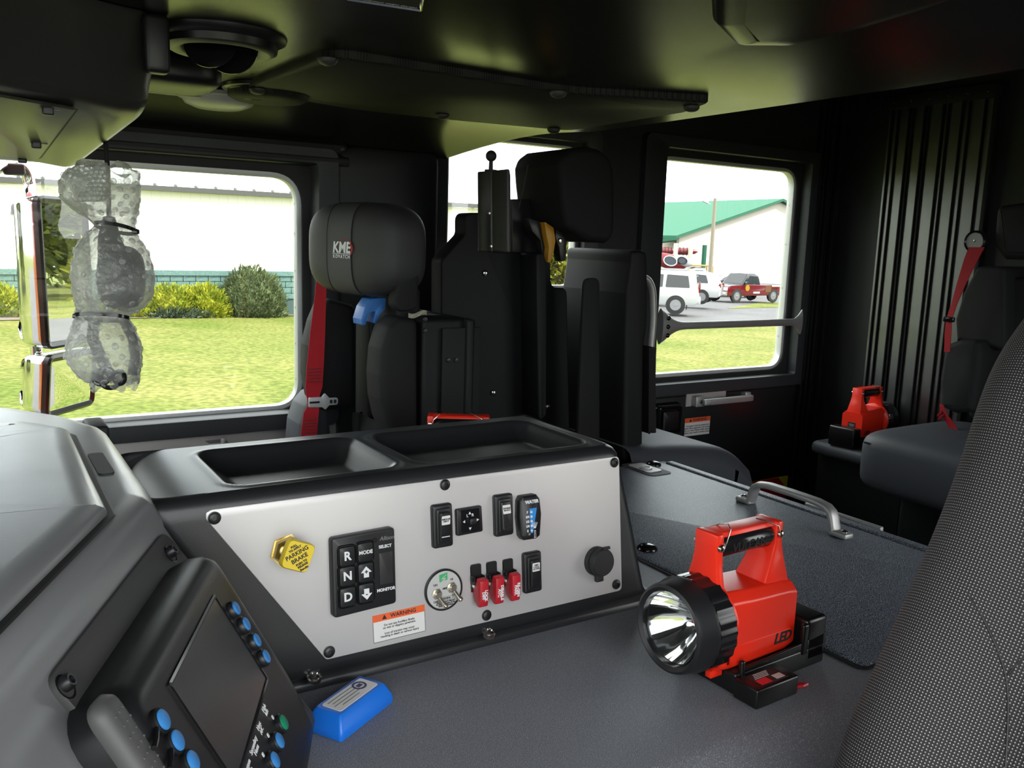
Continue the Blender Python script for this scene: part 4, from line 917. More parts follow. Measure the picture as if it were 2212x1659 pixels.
build('logo_arc', G().tube([LMx @ V((x, y, .0004)) for x, y in arcp], [.0004 + .0015 * math.sin(PI * min(1, k / 14)) for k in range(25)], 6), MT['logored'], bd_)
def bolster(parent, name, pts, y0, y1, m, label=None, e=.014):
    """padded side cushion: outline given as pixels on the plane y0, extruded to y1 with rounded rims"""
    a_, b_ = min(p[0] for p in pts), max(p[0] for p in pts)
    def at(px, py):
        w = (px - a_) / (b_ - a_); p = onY(px, py, y1 * (1 - w) + y0 * w); return (p.x, p.z)
    poly = rpoly(ccw([at(*p) for p in pts]), .02, 4)
    rings = []
    for d, y in ((e, y0), (e * .35, y0 + e * .2), (0, y0 + e), (0, y1 - e), (e * .35, y1 - e * .2), (e, y1)): rings.append([(x, y, z) for x, z in inset(poly, d)])
    return build(name, G().loft(rings), m, parent, smooth=60, label=label)
bolster(of, 'side_bolster', [(846, 682), (812, 700), (792, 745), (786, 800), (790, 850), (804, 895), (832, 950), (905, 950), (905, 690)], 1.745, 1.84, MT['fabric'], 'padded side bolster nearer the console')
bolster(of, 'side_bolster', [(690, 640), (662, 690), (646, 740), (645, 800), (656, 850), (680, 880), (770, 880), (770, 660)], 2.05, 2.14, MT['fabric'], 'padded side bolster nearer the door')
bolster(of, 'seat_cushion', [(612, 950), (618, 900), (635, 865), (665, 846), (700, 850), (720, 960), (720, 1010), (612, 1010)], 2.07, 2.19, MT['cush'], 'cushion edge nearer the door')
bolster(of, 'seat_cushion', [(768, 960), (774, 935), (790, 920), (815, 914), (850, 925), (880, 1000), (768, 1010)], 1.75, 2.05, MT['fabric'], 'seat cushion')
build('back_frame', G().rbox((.93, 1.80, .62), (.12, .10, .80), .01).rbox((.93, 2.1, .62), (.12, .10, .80), .01).rbox((.985, 1.93, .62), (.02, .40, .80), .008), MT['steelblk'], of)
build('frame_plate', G().box((.965, 1.742, .82), (.10, .006, .36)), MT['steelblk'], of, bev=.002)
for px, py in ((918, 690), (918, 715), (968, 778), (985, 778)): build('bolt', G().lathe([(.006, 0), (.005, .003), (.001, .004)], 12, frame(onY(px, py, 1.738), *FY)), MT['black'], of)
build('headrest_post', G().rbox((.87, 1.90, 1.035), (.06, .16, .10), .01), MT['steelblk'], of)
bolster(of, 'neck_pad', [(835, 655), (845, 610), (870, 560), (905, 540), (905, 670), (850, 672)], 1.76, 1.80, MT['fabric'], e=.006)
build('pedestal', G().rbox((.86, 1.92, .18), (.30, .36, .36), .02), MT['steelblk'], of)
# blue breathing-set hook
def hook(parent, pts, y, th, m, name='bracket_hook', label=None):
    poly = ccw(rpoly([(onY(px, py, y).x, onY(px, py, y).z) for px, py in pts], .003, 3))
    return build(name, G().loft([[(x, yy, z) for x, z in poly] for yy in (y, y + th)]), m, parent, bev=.003, smooth=50, label=label)
MT['hookblue'] = mat('hook_blue', (.04, .17, .50), .4); MT['hookyellow'] = mat('hook_yellow', (.62, .30, .02), .45)
hook(of, [(834, 643), (800, 646), (788, 664), (780, 690), (781, 703), (790, 702), (794, 684), (802, 674), (812, 672), (807, 698), (813, 699), (822, 678), (832, 668)], 1.86, .05, MT['hookblue'], label='blue plastic hook of the breathing set bracket')
# paper tag
g = G().grid(lambda u, v: onY(882 + 40 * u, 676 + 10 * v - 4 * u + 3 * math.sin(6 * u), 1.80 + .01 * math.sin(5 * u + 2 * v)), 8, 3); build('tag', g, mat('paper_tag', (.45, .42, .32), .7), of)

# red shoulder belt hanging by the door
sbl = root('shoulder_belt', 'red shoulder belt hanging beside the front passenger seat', 'seat belt', onY(665, 960, 2.03))
yb = 2.03
prof = [(702, 560, 22), (695, 592, 20), (692, 640, 24), (686, 720, 32), (681, 790, 36), (678, 835, 36), (676, 852, 30), (676, 862, 24), (677, 876, 24), (672, 892, 32), (668, 930, 34), (664, 975, 34)]
g = G(); R_ = []
for px, py, w in prof:
    a, b = onY(px - w / 2, py, yb + .01), onY(px + w / 2, py, yb - .012); o_ = V((0, .0015, 0)); R_.append([a - o_, b - o_, b + o_, a + o_])
g.loft(R_); wb = build('webbing', g, MT['redbelt'], sbl, smooth=30)
MT['stitch'] = mat('belt_stitching', (.10, .012, .018), .7)
for py in list(range(797, 829, 7)) + list(range(907, 945, 7)):
    px = 679 if py < 850 else 669
    a, b = onY(px - 14, py, yb + .006), onY(px + 14, py - 1, yb - .0125); build('stitching', G().tube([a + V((0, -.0016, 0)), b + V((0, -.0016, 0))], .0011, 5), MT['stitch'], wb)
M_ = frame(onY(692, 868, yb - .022), (1, 0, -.02), (0, 0, 1))
tong = rpoly([(-.030, -.012), (.004, -.013), (.012, -.020), (.022, -.009), (.044, -.009), (.044, .009), (.022, .009), (.010, .022), (.002, .012), (-.030, .012)], [.003, .003, .003, .004, .006, .006, .004, .003, .003, .003], 3)
tg = build('buckle_tongue', G().prism(ccw(tong), 0, .004, M_, ch=.001), mat('satin_tongue', (.55, .55, .55), .45, .3), sbl, smooth=35, label='silver buckle tongue')
for x in (.026, .036): build('slot', G().prism(rrect(.007, .009, .002, 3, x, 0), .0038, .0044, M_), MT['ink'], tg, smooth=0)
build('slot', G().box((-.016, 0, .003), (.026, .005, .004), M_), MT['black'], tg, bev=.001)

# ================================================================== rear-facing crew seat behind it
cr = root('crew_seat', 'black rear facing crew seat in front of the middle window', 'seat', (1.5, 1.9, 0))
hpoly = [(1106, 365), (1118, 345), (1150, 330), (1215, 322), (1270, 326), (1310, 340), (1326, 365), (1331, 410), (1330, 495), (1322, 515), (1300, 525), (1215, 520), (1135, 492), (1118, 440), (1110, 400)]
bolster(cr, 'headrest', hpoly, 1.80, 2.02, MT['fabric'], 'bulky black headrest', e=.018)
build('headrest_seam', G().tube([onY(1140, 356, 1.785), onY(1132, 400, 1.782), onY(1120, 450, 1.785)], .002, 6), MT['rubber'], cr)
bolster(cr, 'back_frame', [(1250, 536), (1390, 540), (1400, 600), (1398, 700), (1360, 740), (1350, 960), (1210, 960), (1222, 620), (1250, 560)], 1.80, 2.10, MT['steelblk'], 'dark steel seat frame', e=.01)
bolster(cr, 'back_pad', [(1258, 600), (1296, 600), (1296, 960), (1240, 960)], 1.785, 1.80, MT['fabric'], e=.004)
bolster(cr, 'side_bolster', [(1350, 745), (1372, 740), (1395, 765), (1408, 810), (1405, 860), (1390, 905), (1350, 930)], 1.80, 1.92, MT['fabric'], 'padded side bolster')
# cushion reaching to the rear
cp = [(1330, 1010), (1340, 925), (1380, 915), (1450, 922), (1510, 938), (1548, 962), (1572, 985), (1572, 1002), (1545, 1000), (1490, 985), (1440, 985), (1400, 995), (1360, 1015)]
g = G()
def cush(u, v):
    x = 1.50 + .47 * u; y = 1.74 + .42 * v
    z = .655 - .055 * u ** 2 - .05 * max(0, u - .72) ** 2 * 12 - .010 * math.cos(PI * (v - .5) * 1.2) * 0
    e = min(v, 1 - v) * .42
    if e < .05: z -= .05 * (1 - math.sqrt(max(0, 1 - ((.05 - e) / .05) ** 2)))
    return (x, y, z)
g.grid(cush, 30, 24)
N0 = 31
g.loft([[(x, y, z) for x, y, z in ([cush(u / 30, 0) for u in range(31)] + [cush(1, v / 24) for v in range(25)] + [cush(1 - u / 30, 1) for u in range(31)])], [(x - .06 * (x > 1.9), y, z - .09) for x, y, z in ([cush(u / 30, 0) for u in range(31)] + [cush(1, v / 24) for v in range(25)] + [cush(1 - u / 30, 1) for u in range(31)])]], closed=False)
build('seat_cushion', g, MT['cush'], cr, smooth=60, label='grey seat cushion pointing to the rear')
build('pedestal', G().rbox((1.70, 1.95, .27), (.16, .30, .54), .02), MT['steelblk'], cr)
# bracket hooks under the headrest
hook(cr, [(1176, 478), (1196, 492), (1200, 520), (1196, 545), (1190, 568), (1183, 566), (1186, 535), (1180, 505)], 1.86, .03, MT['hookyellow'], label='yellow hook of the breathing set bracket')
hook(cr, [(1140, 470), (1165, 478), (1178, 505), (1182, 540), (1180, 560), (1172, 552), (1168, 520), (1150, 500)], 1.88, .03, MT['black'], label='black hook of the breathing set bracket')
hook(cr, [(1205, 480), (1222, 492), (1224, 520), (1222, 562), (1212, 565), (1208, 535), (1200, 512)], 1.86, .03, MT['black'], label='short black hook of the breathing set bracket')
build('bolt', G().lathe([(.007, 0), (.006, .003), (.001, .004)], 12, frame(onY(1211, 520, 1.858), *FY)), MT['steel'], cr)
hook(cr, [(1106, 430), (1182, 430), (1186, 480), (1178, 560), (1108, 548)], 1.95, .03, MT['black'], name='bracket_plate')
# partition and equipment column between the seats
pt_ = root('seat_partition', 'black steel partition standing between the two passenger side seats', 'partition', (1.2, 1.95, 0))
bolster(pt_, 'panel', [(930, 960), (930, 560), (985, 505), (985, 460), (1034, 460), (1036, 540), (1120, 545), (1185, 560), (1188, 620), (1225, 622), (1232, 960)], 1.90, 1.96, MT['steelblk'], e=.006)
bolster(pt_, 'side_channel', [(1122, 545), (1165, 545), (1180, 570), (1182, 605), (1180, 900), (1136, 900)], 1.82, 1.90, MT['steelblk'], e=.005)
bolster(pt_, 'side_channel', [(978, 880), (980, 700), (990, 690), (1028, 690), (1022, 880)], 1.80, 1.88, MT['steelblk'], e=.005)
for px, py, y in ((1048, 590, 1.898), (1066, 848, 1.898), (1182, 878, 1.898)): build('bolt', G().lathe([(.008, 0), (.007, .004), (.003, .006), (.001, .006)], 12, frame(onY(px, py, y), *FY)), MT['steel'], pt_)
# ball mount column
bmn = root('ball_mount', 'upright black mounting column topped by a ball', 'mount', onY(1075, 545, 1.70))
bolster(bmn, 'column', [(1031, 371), (1058, 369), (1064, 545), (1042, 542)], 1.70, 1.76, MT['black'], 'black left half of the column', e=.003)
bolster(bmn, 'column_cover', [(1061, 369), (1088, 366), (1101, 380), (1105, 546), (1066, 544)], 1.69, 1.76, mat('column_grey', (.045, .045, .042), .5), 'grey right half of the column', e=.004)
c = onY(1061, 337, 1.725); build('ball', G().ball(c, .0125, 20, 14), MT['rubber'], bmn)
build('stem', G().lathe([(.005, 0), (.005, .016), (.014, .016), (.014, .020), (.005, .020), (.0045, .042)], 16, T(c.x, c.y, c.z - .050)), MT['rubber'], bmn)
for px, py in ((1056, 460), (1060, 532)): build('screw', G().lathe([(.004, 0), (.003, .003), (.0005, .0034)], 10, frame(onY(px, py, 1.699), *FY)), MT['steel'], bmn)

# ================================================================== rear ledge, rear seat
lg = root('rear_ledge', 'dark padded ledge along the rear wall under the far lantern', 'ledge', (2.7, 2.0, 0))
g = G().rbox((2.800, 1.900, .478), (.30, .37, .050), .022, 4); build('ledge_top', g, MT['cush'], lg, smooth=60)
build('ledge_front', G().box((2.82, 1.905, .227), (.24, .35, .452)), MT['wallblack'], lg, smooth=0)
rs = root('jump_seat', 'dark forward facing seat against the rear wall', 'seat', (2.6, 1.42, 0))
def superbox(c, d, e, M=None): return G().superq(c, d, e, 44, 24, M)
build('seat_cushion', superbox((2.62, 1.42, .555), (.56, .56, .20), 5.5), MT['cush'], rs, smooth=70, label='dark grey boxy seat cushion')
build('cushion_seam', G().tube([(2.352 + .02 * abs(k / 12 - .5) ** 2, 1.19 + .46 * k / 12, .615) for k in range(13)], .003, 6), MT['fabric'], rs)
build('cushion_strap', G().rbox((2.42, 1.37, .42), (.012, .05, .10), .005), MT['rubber'], rs)
build('pedestal', G().rbox((2.70, 1.42, .225), (.36, .40, .45), .02), MT['wallblack'], rs)
xr_ = 2.70
def xbol(name, pts, x0, x1, m, label=None, e=.02):
    poly = ccw([(onX(px, py, x0).y, onX(px, py, x0).z) for px, py in pts]); poly = rpoly(poly, .02, 4)
    rings = [[(x, y, z) for y, z in inset(poly, d)] for d, x in ((e, x0), (e * .35, x0 + e * .2), (0, x0 + e), (0, x1 - e), (e, x1))]
    return build(name, G().loft(rings), m, rs, smooth=60, label=label)
xbol('side_bolster', [(2040, 745), (2075, 733), (2110, 735), (2118, 760), (2100, 890), (2060, 893), (2030, 880), (2027, 820)], 2.68, 2.84, MT['fabric'], 'padded lower side bolster', .018)
xbol('upper_back', [(2110, 575), (2170, 575), (2170, 760), (2065, 735), (2062, 690), (2080, 630)], 2.74, 2.90, MT['fabric'], 'dark upper side of the rear seat back', .012)
xbol('back_frame', [(2130, 600), (2260, 600), (2220, 940), (2090, 900)], 2.80, 2.93, MT['steelblk'], None, .006)
xbol('headrest', [(2150, 445), (2260, 430), (2270, 560), (2165, 560), (2142, 530)], 2.66, 2.88, MT['fabric'], 'black headrest of the rear seat', .02)
# belt guide and rear belt
bg_ = root('belt_guide', 'round belt guide with a red belt beside the rear seat', 'seat belt', onX(2112, 560, 2.68))
gm = frame(onX(2110, 522, 2.66), (0, -1, 0), (0, 0, 1))
build('guide_ring', G().lathe([(.034, -.01), (.034, .012), (.030, .016), (.027, .014), (.027, .010)], 28, gm, caps=False), MT['blackgloss'], bg_)
gf = build('guide_face', G().lathe([(.027, 0), (.027, .011), (.0003, .0115)], 28, gm), MT['labelwhite'] if False else mat('guide_grey', (.34, .34, .33), .5), bg_)
build('screw', G().lathe([(.005, .011), (.004, .014), (.0005, .0145)], 12, gm @ T(0, .002, 0)), MT['steel'], bg_)
g = G(); R_ = []
for px, py, w in ((2110, 534, 34), (2098, 560, 30), (2078, 610, 20), (2062, 655, 12), (2050, 690, 12), (2048, 720, 14), (2046, 760, 12)):
    a, b = onX(px - w / 2, py, 2.645), onX(px + w / 2, py, 2.635); o_ = V((.0015, 0, 0)); R_.append([a - o_, b - o_, b + o_, a + o_])
g.loft(R_); wb2 = build('webbing', g, MT['redbelt'], bg_, smooth=30)
build('adjuster', G().rbox(onX(2050, 690, 2.635), (.012, .035, .016), .003), MT['blackgloss'], bg_)
g = G(); R_ = []
for px, py, w in ((2034, 872, 8), (2038, 890, 12), (2048, 905, 16), (2060, 925, 18), (2056, 938, 20)):
    a, b = onX(px - w / 2, py, 2.655), onX(px + w / 2, py + 3, 2.645); o_ = V((.0015, 0, 0)); R_.append([a - o_, b - o_, b + o_, a + o_])
g.loft(R_); build('lap_webbing', g, MT['redbelt'], bg_, smooth=30)
build('lap_loop', G().tube([onX(px, py, 2.650) for px, py in ((2036, 888), (2026, 898), (2028, 905), (2040, 895))], .004, 6), MT['redbelt'], bg_)
# far lanterns in place
lan2.matrix_basis = T(*onZ(1905, 958, .560)) @ RZ(165); chg2.matrix_basis = lan2.matrix_basis.copy()
d_ = ray(972, 894); t_ = (.8325 - 1.2) / d_.z; c = CP + d_ * t_
A3 = -30; lan3.matrix_basis = T(c.x, c.y, TZ + .021) @ RZ(A3) @ T(-.109, 0, 0); chg3.matrix_basis = T(c.x, c.y, TZ + .001) @ RZ(A3) @ T(-.109, 0, 0)
chg2.matrix_basis = T(2.915, 1.965, .504) @ RZ(183); lan2.matrix_basis = T(2.915, 1.965, .524) @ RZ(183)

# ================================================================== overhead console in front of the driver (upper left)
oc = root('overhead_console', 'dark overhead console hanging above the dashboard', 'console', dep(150, 260, 1.3))
K = [dep(-260, 130, .92), dep(0, 187, 1.06), dep(150, 218, 1.17), dep(262, 243, 1.25), dep(298, 248, 1.29)]          # lower front edge, left to right
Bk = [dep(-260, 290, 1.30), dep(0, 337, 1.47), dep(80, 350, 1.56), dep(138, 361, 1.66), dep(152, 360, 1.70)]         # lower back edge
Tp = [dep(-260, -160, .92), dep(0, -60, 1.04), dep(150, -60, 1.13), dep(300, -60, 1.20), dep(342, -55, 1.24)]       # upper front edge
g = G(); nV = 12
rows = []
for i in range(len(K)):
    r = []
    for k in range(10): r.append(Tp[i].lerp(K[i], k / 10))
    a0 = Tp[i].lerp(K[i], .9); mid = K[i]; a1 = K[i].lerp(Bk[i], .12)
    for k in range(7): s = k / 6; r.append(a0 * (1 - s) ** 2 + mid * 2 * s * (1 - s) + a1 * s * s)
    for k in range(1, 12): r.append(a1.lerp(Bk[i], k / 11))
    e1 = Bk[i] + V((.02, .03, .02)); r.append(e1); r.append(V((e1.x, e1.y + .03, 1.52)))
    rows.append(r)
last = [V((p.x + .012, p.y + .010, p.z + .006)) for p in rows[-1]]; rows.append(last)
last2 = [V((p.x + .03, p.y + .06, max(p.z + .06, 1.50))) for p in rows[-1]]; rows.append(last2)
rows = [[V((p.x, p.y, min(p.z, 1.499))) for p in r] for r in rows]
g.loft(rows, closed=False, caps=False); g.add(rows[0], [tuple(range(len(rows[0])))])
MT['ohead'] = mat('overhead_plastic', (.040, .040, .036), .30, bump=(420, .10, .0005))
build('shell', g, MT['ohead'], oc, smooth=60)
def under(px, py):
    """point on the console's underside (plane through three of its corners)"""
    n_ = (K[3] - K[1]).cross(Bk[2] - K[1]).normalized(); p = onP(px, py, K[1], n_); return p, (n_ if n_.z < 0 else -n_)
P_ = [under(px, py)[0] + under(px, py)[1] * .0015 for px, py in ((-160, 175), (162, 232), (80, 343), (-160, 310))]; nn = under(80, 280)[1]
FM = frame(P_[1], P_[0] - P_[1], nn.cross(P_[0] - P_[1])); loc = [FM.inverted() @ p for p in P_]
ap = rpoly(ccw([(p.x, p.y) for p in loc]), .012, 4)
pn = build('access_panel', G().prism(ap, -.002, .0020, FM, ch=.001), MT['ohead'], oc, label='flat access panel under the overhead console')
build('panel_gap', G().loft([[(x, y, .0006) for x, y in inset(ap, -.0045)], [(x, y, .0012) for x, y in inset(ap, -.001)]], caps=False, M=FM), MT['rubber'], oc)
for px, py in ((103, 229), (78, 304)):
    p, n_ = under(px, py); M_ = frame(p + n_ * .003, (1, 0, 0), (0, 1, 0)); s_ = -1
    build('clip', G().rbox((0, 0, -.006), (.014, .012, .012), .002, M=T(*(p))), MT['black'], oc)
    build('clip_wire', G().tube([p + V((-.016, -.004, -.003)), p + V((.016, .004, -.003))], .0012, 6), MT['steel'], oc)
p, _ = under(48, 342); build('clip', G().rbox((0, 0, -.004), (.014, .010, .008), .002, M=T(*p)), MT['black'], oc)

# ================================================================== round air vent
vt = root('air_vent', 'round black louvred air vent in the headliner', 'air vent', onZ(480, 100, 1.49))
c = onZ(478, 98, 1.485); VM = T(c.x, c.y, 1.5) @ RX(180)
bz = build('bezel', G().lathe([(.100, 0), (.098, .006), (.090, .010), (.086, .012), (.084, .022), (.074, .027), (.062, .024), (.055, .018), (.052, .008)], 48, VM, caps=False), MT['black'], vt, smooth=50)
build('throat', G().lathe([(.054, .016), (.050, .0), (.0005, -.001)], 32, VM, caps=False), MT['rubber'], vt)
for k, (dx, dy, rr_) in enumerate(((-.020, -.012, .040), (.018, .010, .042))):
    P_ = [(rr_ * math.cos(q), -rr_ * .95 * math.sin(q)) for q in [PI * i / 12 for i in range(13)]]
    build('louvre', G().prism(ccw(rpoly(P_, .0, 1)), -.0012, .0012, frame((c.x + dx, c.y + dy, 1.484), (.85, -.5, 0), (.12, .10, 1))), MT['blackgloss'], vt, smooth=40)
build('hub_ring', G().lathe([(.052, .012), (.0535, .018), (.0515, .019), (.050, .012)], 40, VM, caps=False), MT['steelblk'], vt)
# black reading-light pod next to the vent
rl = root('map_light', 'black map light pod tucked beside the overhead console', 'light', onZ(385, 190, 1.47))
c = onZ(370, 172, 1.465)
build('pod', G().superq((c.x, c.y, 1.475), (.16, .17, .06), 3.5, 28, 16), MT['black'], rl, smooth=70)
build('lens_strip', G().rbox((onZ(375, 202, 1.45).x, onZ(375, 202, 1.45).y, 1.449), (.10, .012, .004), .001), MT['greyprint'], rl)
build('pull_tab', G().rbox((onZ(338, 128, 1.44).x, onZ(338, 128, 1.44).y, 1.46), (.035, .03, .08), .008), MT['black'], rl)
# white dome light
dl = root('dome_light', 'round white dome light by the passenger door header', 'light', onZ(478, 222, 1.49))
c = onZ(472, 224, 1.478); DM = T(c.x, min(c.y, 2.19), 1.492) @ RX(180)
MT['dome'] = mat('dome_lens', (.90, .89, .85), .3)
build('lens', G().lathe([(.078, 0), (.078, .006), (.070, .016), (.050, .024), (.025, .027), (.0005, .028)], 36, DM), MT['dome'], dl, smooth=60, label='white plastic dome lens')
build('base_ring', G().lathe([(.084, -.004), (.084, .004), (.078, .006)], 36, DM, caps=False), MT['labelwhite'], dl)
# round speaker
spk = root('ceiling_speaker', 'round black speaker beside the dome light', 'speaker', onZ(580, 215, 1.49))
c = onZ(580, 213, 1.478); SM = T(c.x, c.y, 1.499) @ RX(180)
build('rim', G().lathe([(.095, 0), (.093, .006), (.088, .009), (.084, .009), (.082, .012)], 40, SM, caps=False), MT['headliner'], spk)
build('grille', G().lathe([(.083, .006), (.082, .020), (.070, .026), (.04, .028), (.0005, .028)], 40, SM), MT['perf'], spk, smooth=60)
build('badge', G().box((-.03, 0.02, .0275), (.035, .006, .001), SM @ RZ(20)), MT['inkgrey'], spk, smooth=0)
# placard at the very top of the frame
pcd = root('overhead_placard', 'framed black placard with small print at the top of the headliner', 'sign', onZ(860, 0, 1.48))
pq = [onZ(px, py, 1.487) for px, py in ((745, -8), (912, 18), (925, -70), (770, -90))]
FMp = frame(pq[0], pq[1] - pq[0], pq[3] - pq[0]); lq = [FMp.inverted() @ p for p in pq]; zsg = 1 if (FMp.to_3x3() @ V((0, 0, 1))).z < 0 else -1
pol = rpoly(ccw([(p.x, p.y) for p in lq]), .003, 3)
build('frame', G().loft([[(x, y, zsg * z) for x, y in inset(pol, d)] for d, z in ((0, -.065), (0, .004), (.002, .005), (.004, .003))], caps=False, M=FMp), MT['chrome'], pcd)
build('plate', G().loft([[(x, y, zsg * z) for x, y in inset(pol, .003)] for z in (-.060, .003)], M=FMp), MT['ink'], pcd, smooth=0)
ux = (pq[1] - pq[0]).normalized(); vy = V((0, 0, -1)).cross(ux) * 1.0
text('lettering', 'equipment weight changes.', .0068, frame(pq[1] - ux * .006 + (pq[2] - pq[1]).normalized() * .012 + V((0, 0, -.0036)), ux, (pq[3] - pq[0])) @ (Matrix.Diagonal((1, 1, 1, 1)) if zsg > 0 else Matrix.Diagonal((1, 1, 1, 1))), MT['greyprint'], pcd, align='RIGHT', shear=.15)

# ================================================================== bubble-wrapped handset hanging from the overhead console
bw = root('wrapped_handset', 'handset in bubble wrap with black ties hanging from the overhead console', 'wrapped handset', dep(228, 830, 1.50))
DW = 1.50
m = bpy.data.materials.new('bubble_wrap'); m.use_nodes = True; t = m.node_tree; t.nodes.clear(); N = t.nodes; L = t.links
o_ = N.new('ShaderNodeOutputMaterial'); tr = N.new('ShaderNodeBsdfTransparent'); gl = N.new('ShaderNodeBsdfGlossy'); df = N.new('ShaderNodeBsdfDiffuse'); tl = N.new('ShaderNodeBsdfTranslucent')
m1 = N.new('ShaderNodeMixShader'); m2 = N.new('ShaderNodeMixShader'); m3 = N.new('ShaderNodeMixShader')
tcn = N.new('ShaderNodeTexCoord'); nz = N.new('ShaderNodeTexNoise'); nz.inputs['Scale'].default_value = 85; nz.inputs['Detail'].default_value = 5; bp = N.new('ShaderNodeBump'); bp.inputs['Strength'].default_value = 1.0; bp.inputs['Distance'].default_value = .005
L.new(tcn.outputs['Object'], nz.inputs['Vector']); L.new(nz.outputs['Fac'], bp.inputs['Height'])
gl.inputs['Roughness'].default_value = .14; df.inputs['Color'].default_value = (.95, .95, .93, 1); tl.inputs['Color'].default_value = (.97, .97, .94, 1); tr.inputs['Color'].default_value = (.96, .97, .96, 1)
lw = N.new('ShaderNodeLayerWeight'); lw.inputs['Blend'].default_value = .35; L.new(bp.outputs[0], lw.inputs['Normal'])
for b_ in (gl, df, tl): L.new(bp.outputs[0], b_.inputs['Normal'])
m1.inputs[0].default_value = .82; L.new(df.outputs[0], m1.inputs[1]); L.new(tl.outputs[0], m1.inputs[2])
mr = N.new('ShaderNodeMapRange'); mr.inputs['To Min'].default_value = .46; mr.inputs['To Max'].default_value = .88; L.new(lw.outputs['Facing'], mr.inputs['Value'])
L.new(mr.outputs[0], m2.inputs[0]); L.new(tr.outputs[0], m2.inputs[1]); L.new(m1.outputs[0], m2.inputs[2])
fr = N.new('ShaderNodeMapRange'); fr.inputs['To Min'].default_value = .05; fr.inputs['To Max'].default_value = .32; L.new(lw.outputs['Fresnel'], fr.inputs['Value'])
L.new(fr.outputs[0], m3.inputs[0]); L.new(m2.outputs[0], m3.inputs[1]); L.new(gl.outputs[0], m3.inputs[2]); L.new(m3.outputs[0], o_.inputs[0])
MT['bubble'] = m
RGT = (CR @ V((1, 0, 0))); UPV = (CR @ V((0, 1, 0))); BKV = -(CR @ V((0, 0, -1)))
# outline: (y px, left px, right px, depth radius in m); the sheet's own crumples come from noise and bubbles
prof = [(362, 176, 262, .028), (372, 146, 300, .034), (400, 132, 302, .040), (430, 134, 300, .040), (455, 160, 296, .036), (474, 190, 292, .028), (490, 206, 292, .022), (506, 190, 296, .030), (540, 168, 318, .042), (590, 158, 330, .050), (640, 162, 328, .050), (664, 170, 310, .040), (680, 166, 280, .026), (688, 164, 276, .024), (700, 160, 286, .030), (740, 148, 304, .038), (775, 144, 304, .040), (800, 158, 300, .036), (822, 184, 297, .028), (832, 205, 296, .020)]
def sheet_pt(s, a, grow=0):
    f = s * (len(prof) - 1); i = min(int(f), len(prof) - 2); w = f - i
    y, l, r, dd = [prof[i][k] * (1 - w) + prof[i + 1][k] * w for k in range(4)]
    c = dep((l + r) / 2, y, DW); hw = (r - l) / 2 / FOC * DW
    ca, sa = math.cos(a), math.sin(a)
    nz_ = mnoise.noise(V((ca * 2.2, sa * 2.2, s * 16))) * .16 + mnoise.noise(V((ca * 5, sa * 5, s * 40))) * .08
    k = 1 + nz_ * .9 - .10 * abs(mnoise.noise(V((ca * 6 + 5, sa * 6, s * 22))))
    return c + RGT * (ca * hw * (1 + nz_ * .25)) + BKV * (sa * dd * k * 1.1) + UPV * (.004 * mnoise.noise(V((ca * 3, sa * 3, s * 9))) + (.010 * math.sin(3 * a + 1) if s < .03 or s > .97 else 0))
g = G(); NS, NA = 90, 72
g.loft([[sheet_pt(j / NS, 2 * PI * i / NA) for i in range(NA)] for j in range(NS + 1)], caps=False)
wr = build('wrap', g, MT['bubble'], bw, smooth=80, label='clear bubble wrap sheet')
# the bubbles, several hundred small domes on the sheet
g = G(); rows_ = 34
for j in range(1, rows_):
    s = (j + .5) / rows_; cnt = 16
    if any(abs(s * (len(prof) - 1) - q) < .5 for q in (6, 12.5)): continue
    for i in range(cnt):
        a = 2 * PI * (i + .5 * (j % 2)) / cnt
        if math.sin(a) < -.35 or random.random() < .22: continue
        p = sheet_pt(s, a); e1 = sheet_pt(s, a + .04) - p; e2 = sheet_pt(min(s + .004, 1), a) - p
        nrm = e2.cross(e1); 
        if nrm.length < 1e-12: continue
        nrm.normalize()
        if nrm.dot(p - dep(228, 600, DW + .0)) < 0 and nrm.dot(BKV * math.sin(a) + RGT * math.cos(a)) < 0: nrm = -nrm
        r = .0062 * random.uniform(.75, 1.05); M_ = frame(p, e1, nrm.cross(e1))
        if (M_.to_3x3() @ V((0, 0, 1))).dot(nrm) < 0: sg = -1
        else: sg = 1
        g.loft([[(rr_ * math.cos(q), rr_ * math.sin(q), sg * z) for q in [2 * PI * k / 8 for k in range(8)]] for rr_, z in ((r, -.0002), (r * .9, r * .22), (r * .6, r * .32), (r * .08, r * .35))], caps=False, M=M_)
build('bubbles', g, MT['bubble'], wr, smooth=80, kind='stuff')
# top flap fanned out to the left
g = G()
def flap(u, v):
    px = 132 + 100 * u + 8 * math.sin(3 * v); py = 352 + 84 * v + 26 * (1 - u) * (1 - v) * 1.0 - 14 * math.sin(PI * u) * (1 - v)
    px += 30 * v * (1 - u); return dep(px, py, DW - .035 + .012 * math.sin(4 * u + 3 * v))
g.grid(flap, 16, 18); build('wrap_flap', g, MT['bubble'], wr, smooth=80)
g = G()
for j in range(9):
    for i in range(7):
        u, v = (i + .5 * (j % 2) + .4) / 7.8, (j + .5) / 9.5; p = flap(u, v); M_ = frame(p, RGT, UPV); r = .0068
        g.loft([[(rr_ * math.cos(q), rr_ * math.sin(q), z) for q in [2 * PI * k / 10 for k in range(10)]] for rr_, z in ((r, 0), (r * .86, r * .4), (r * .5, r * .62), (r * .08, r * .68))], caps=False, M=M_)
build('flap_bubbles', g, MT['bubble'], wr, smooth=80, kind='stuff')
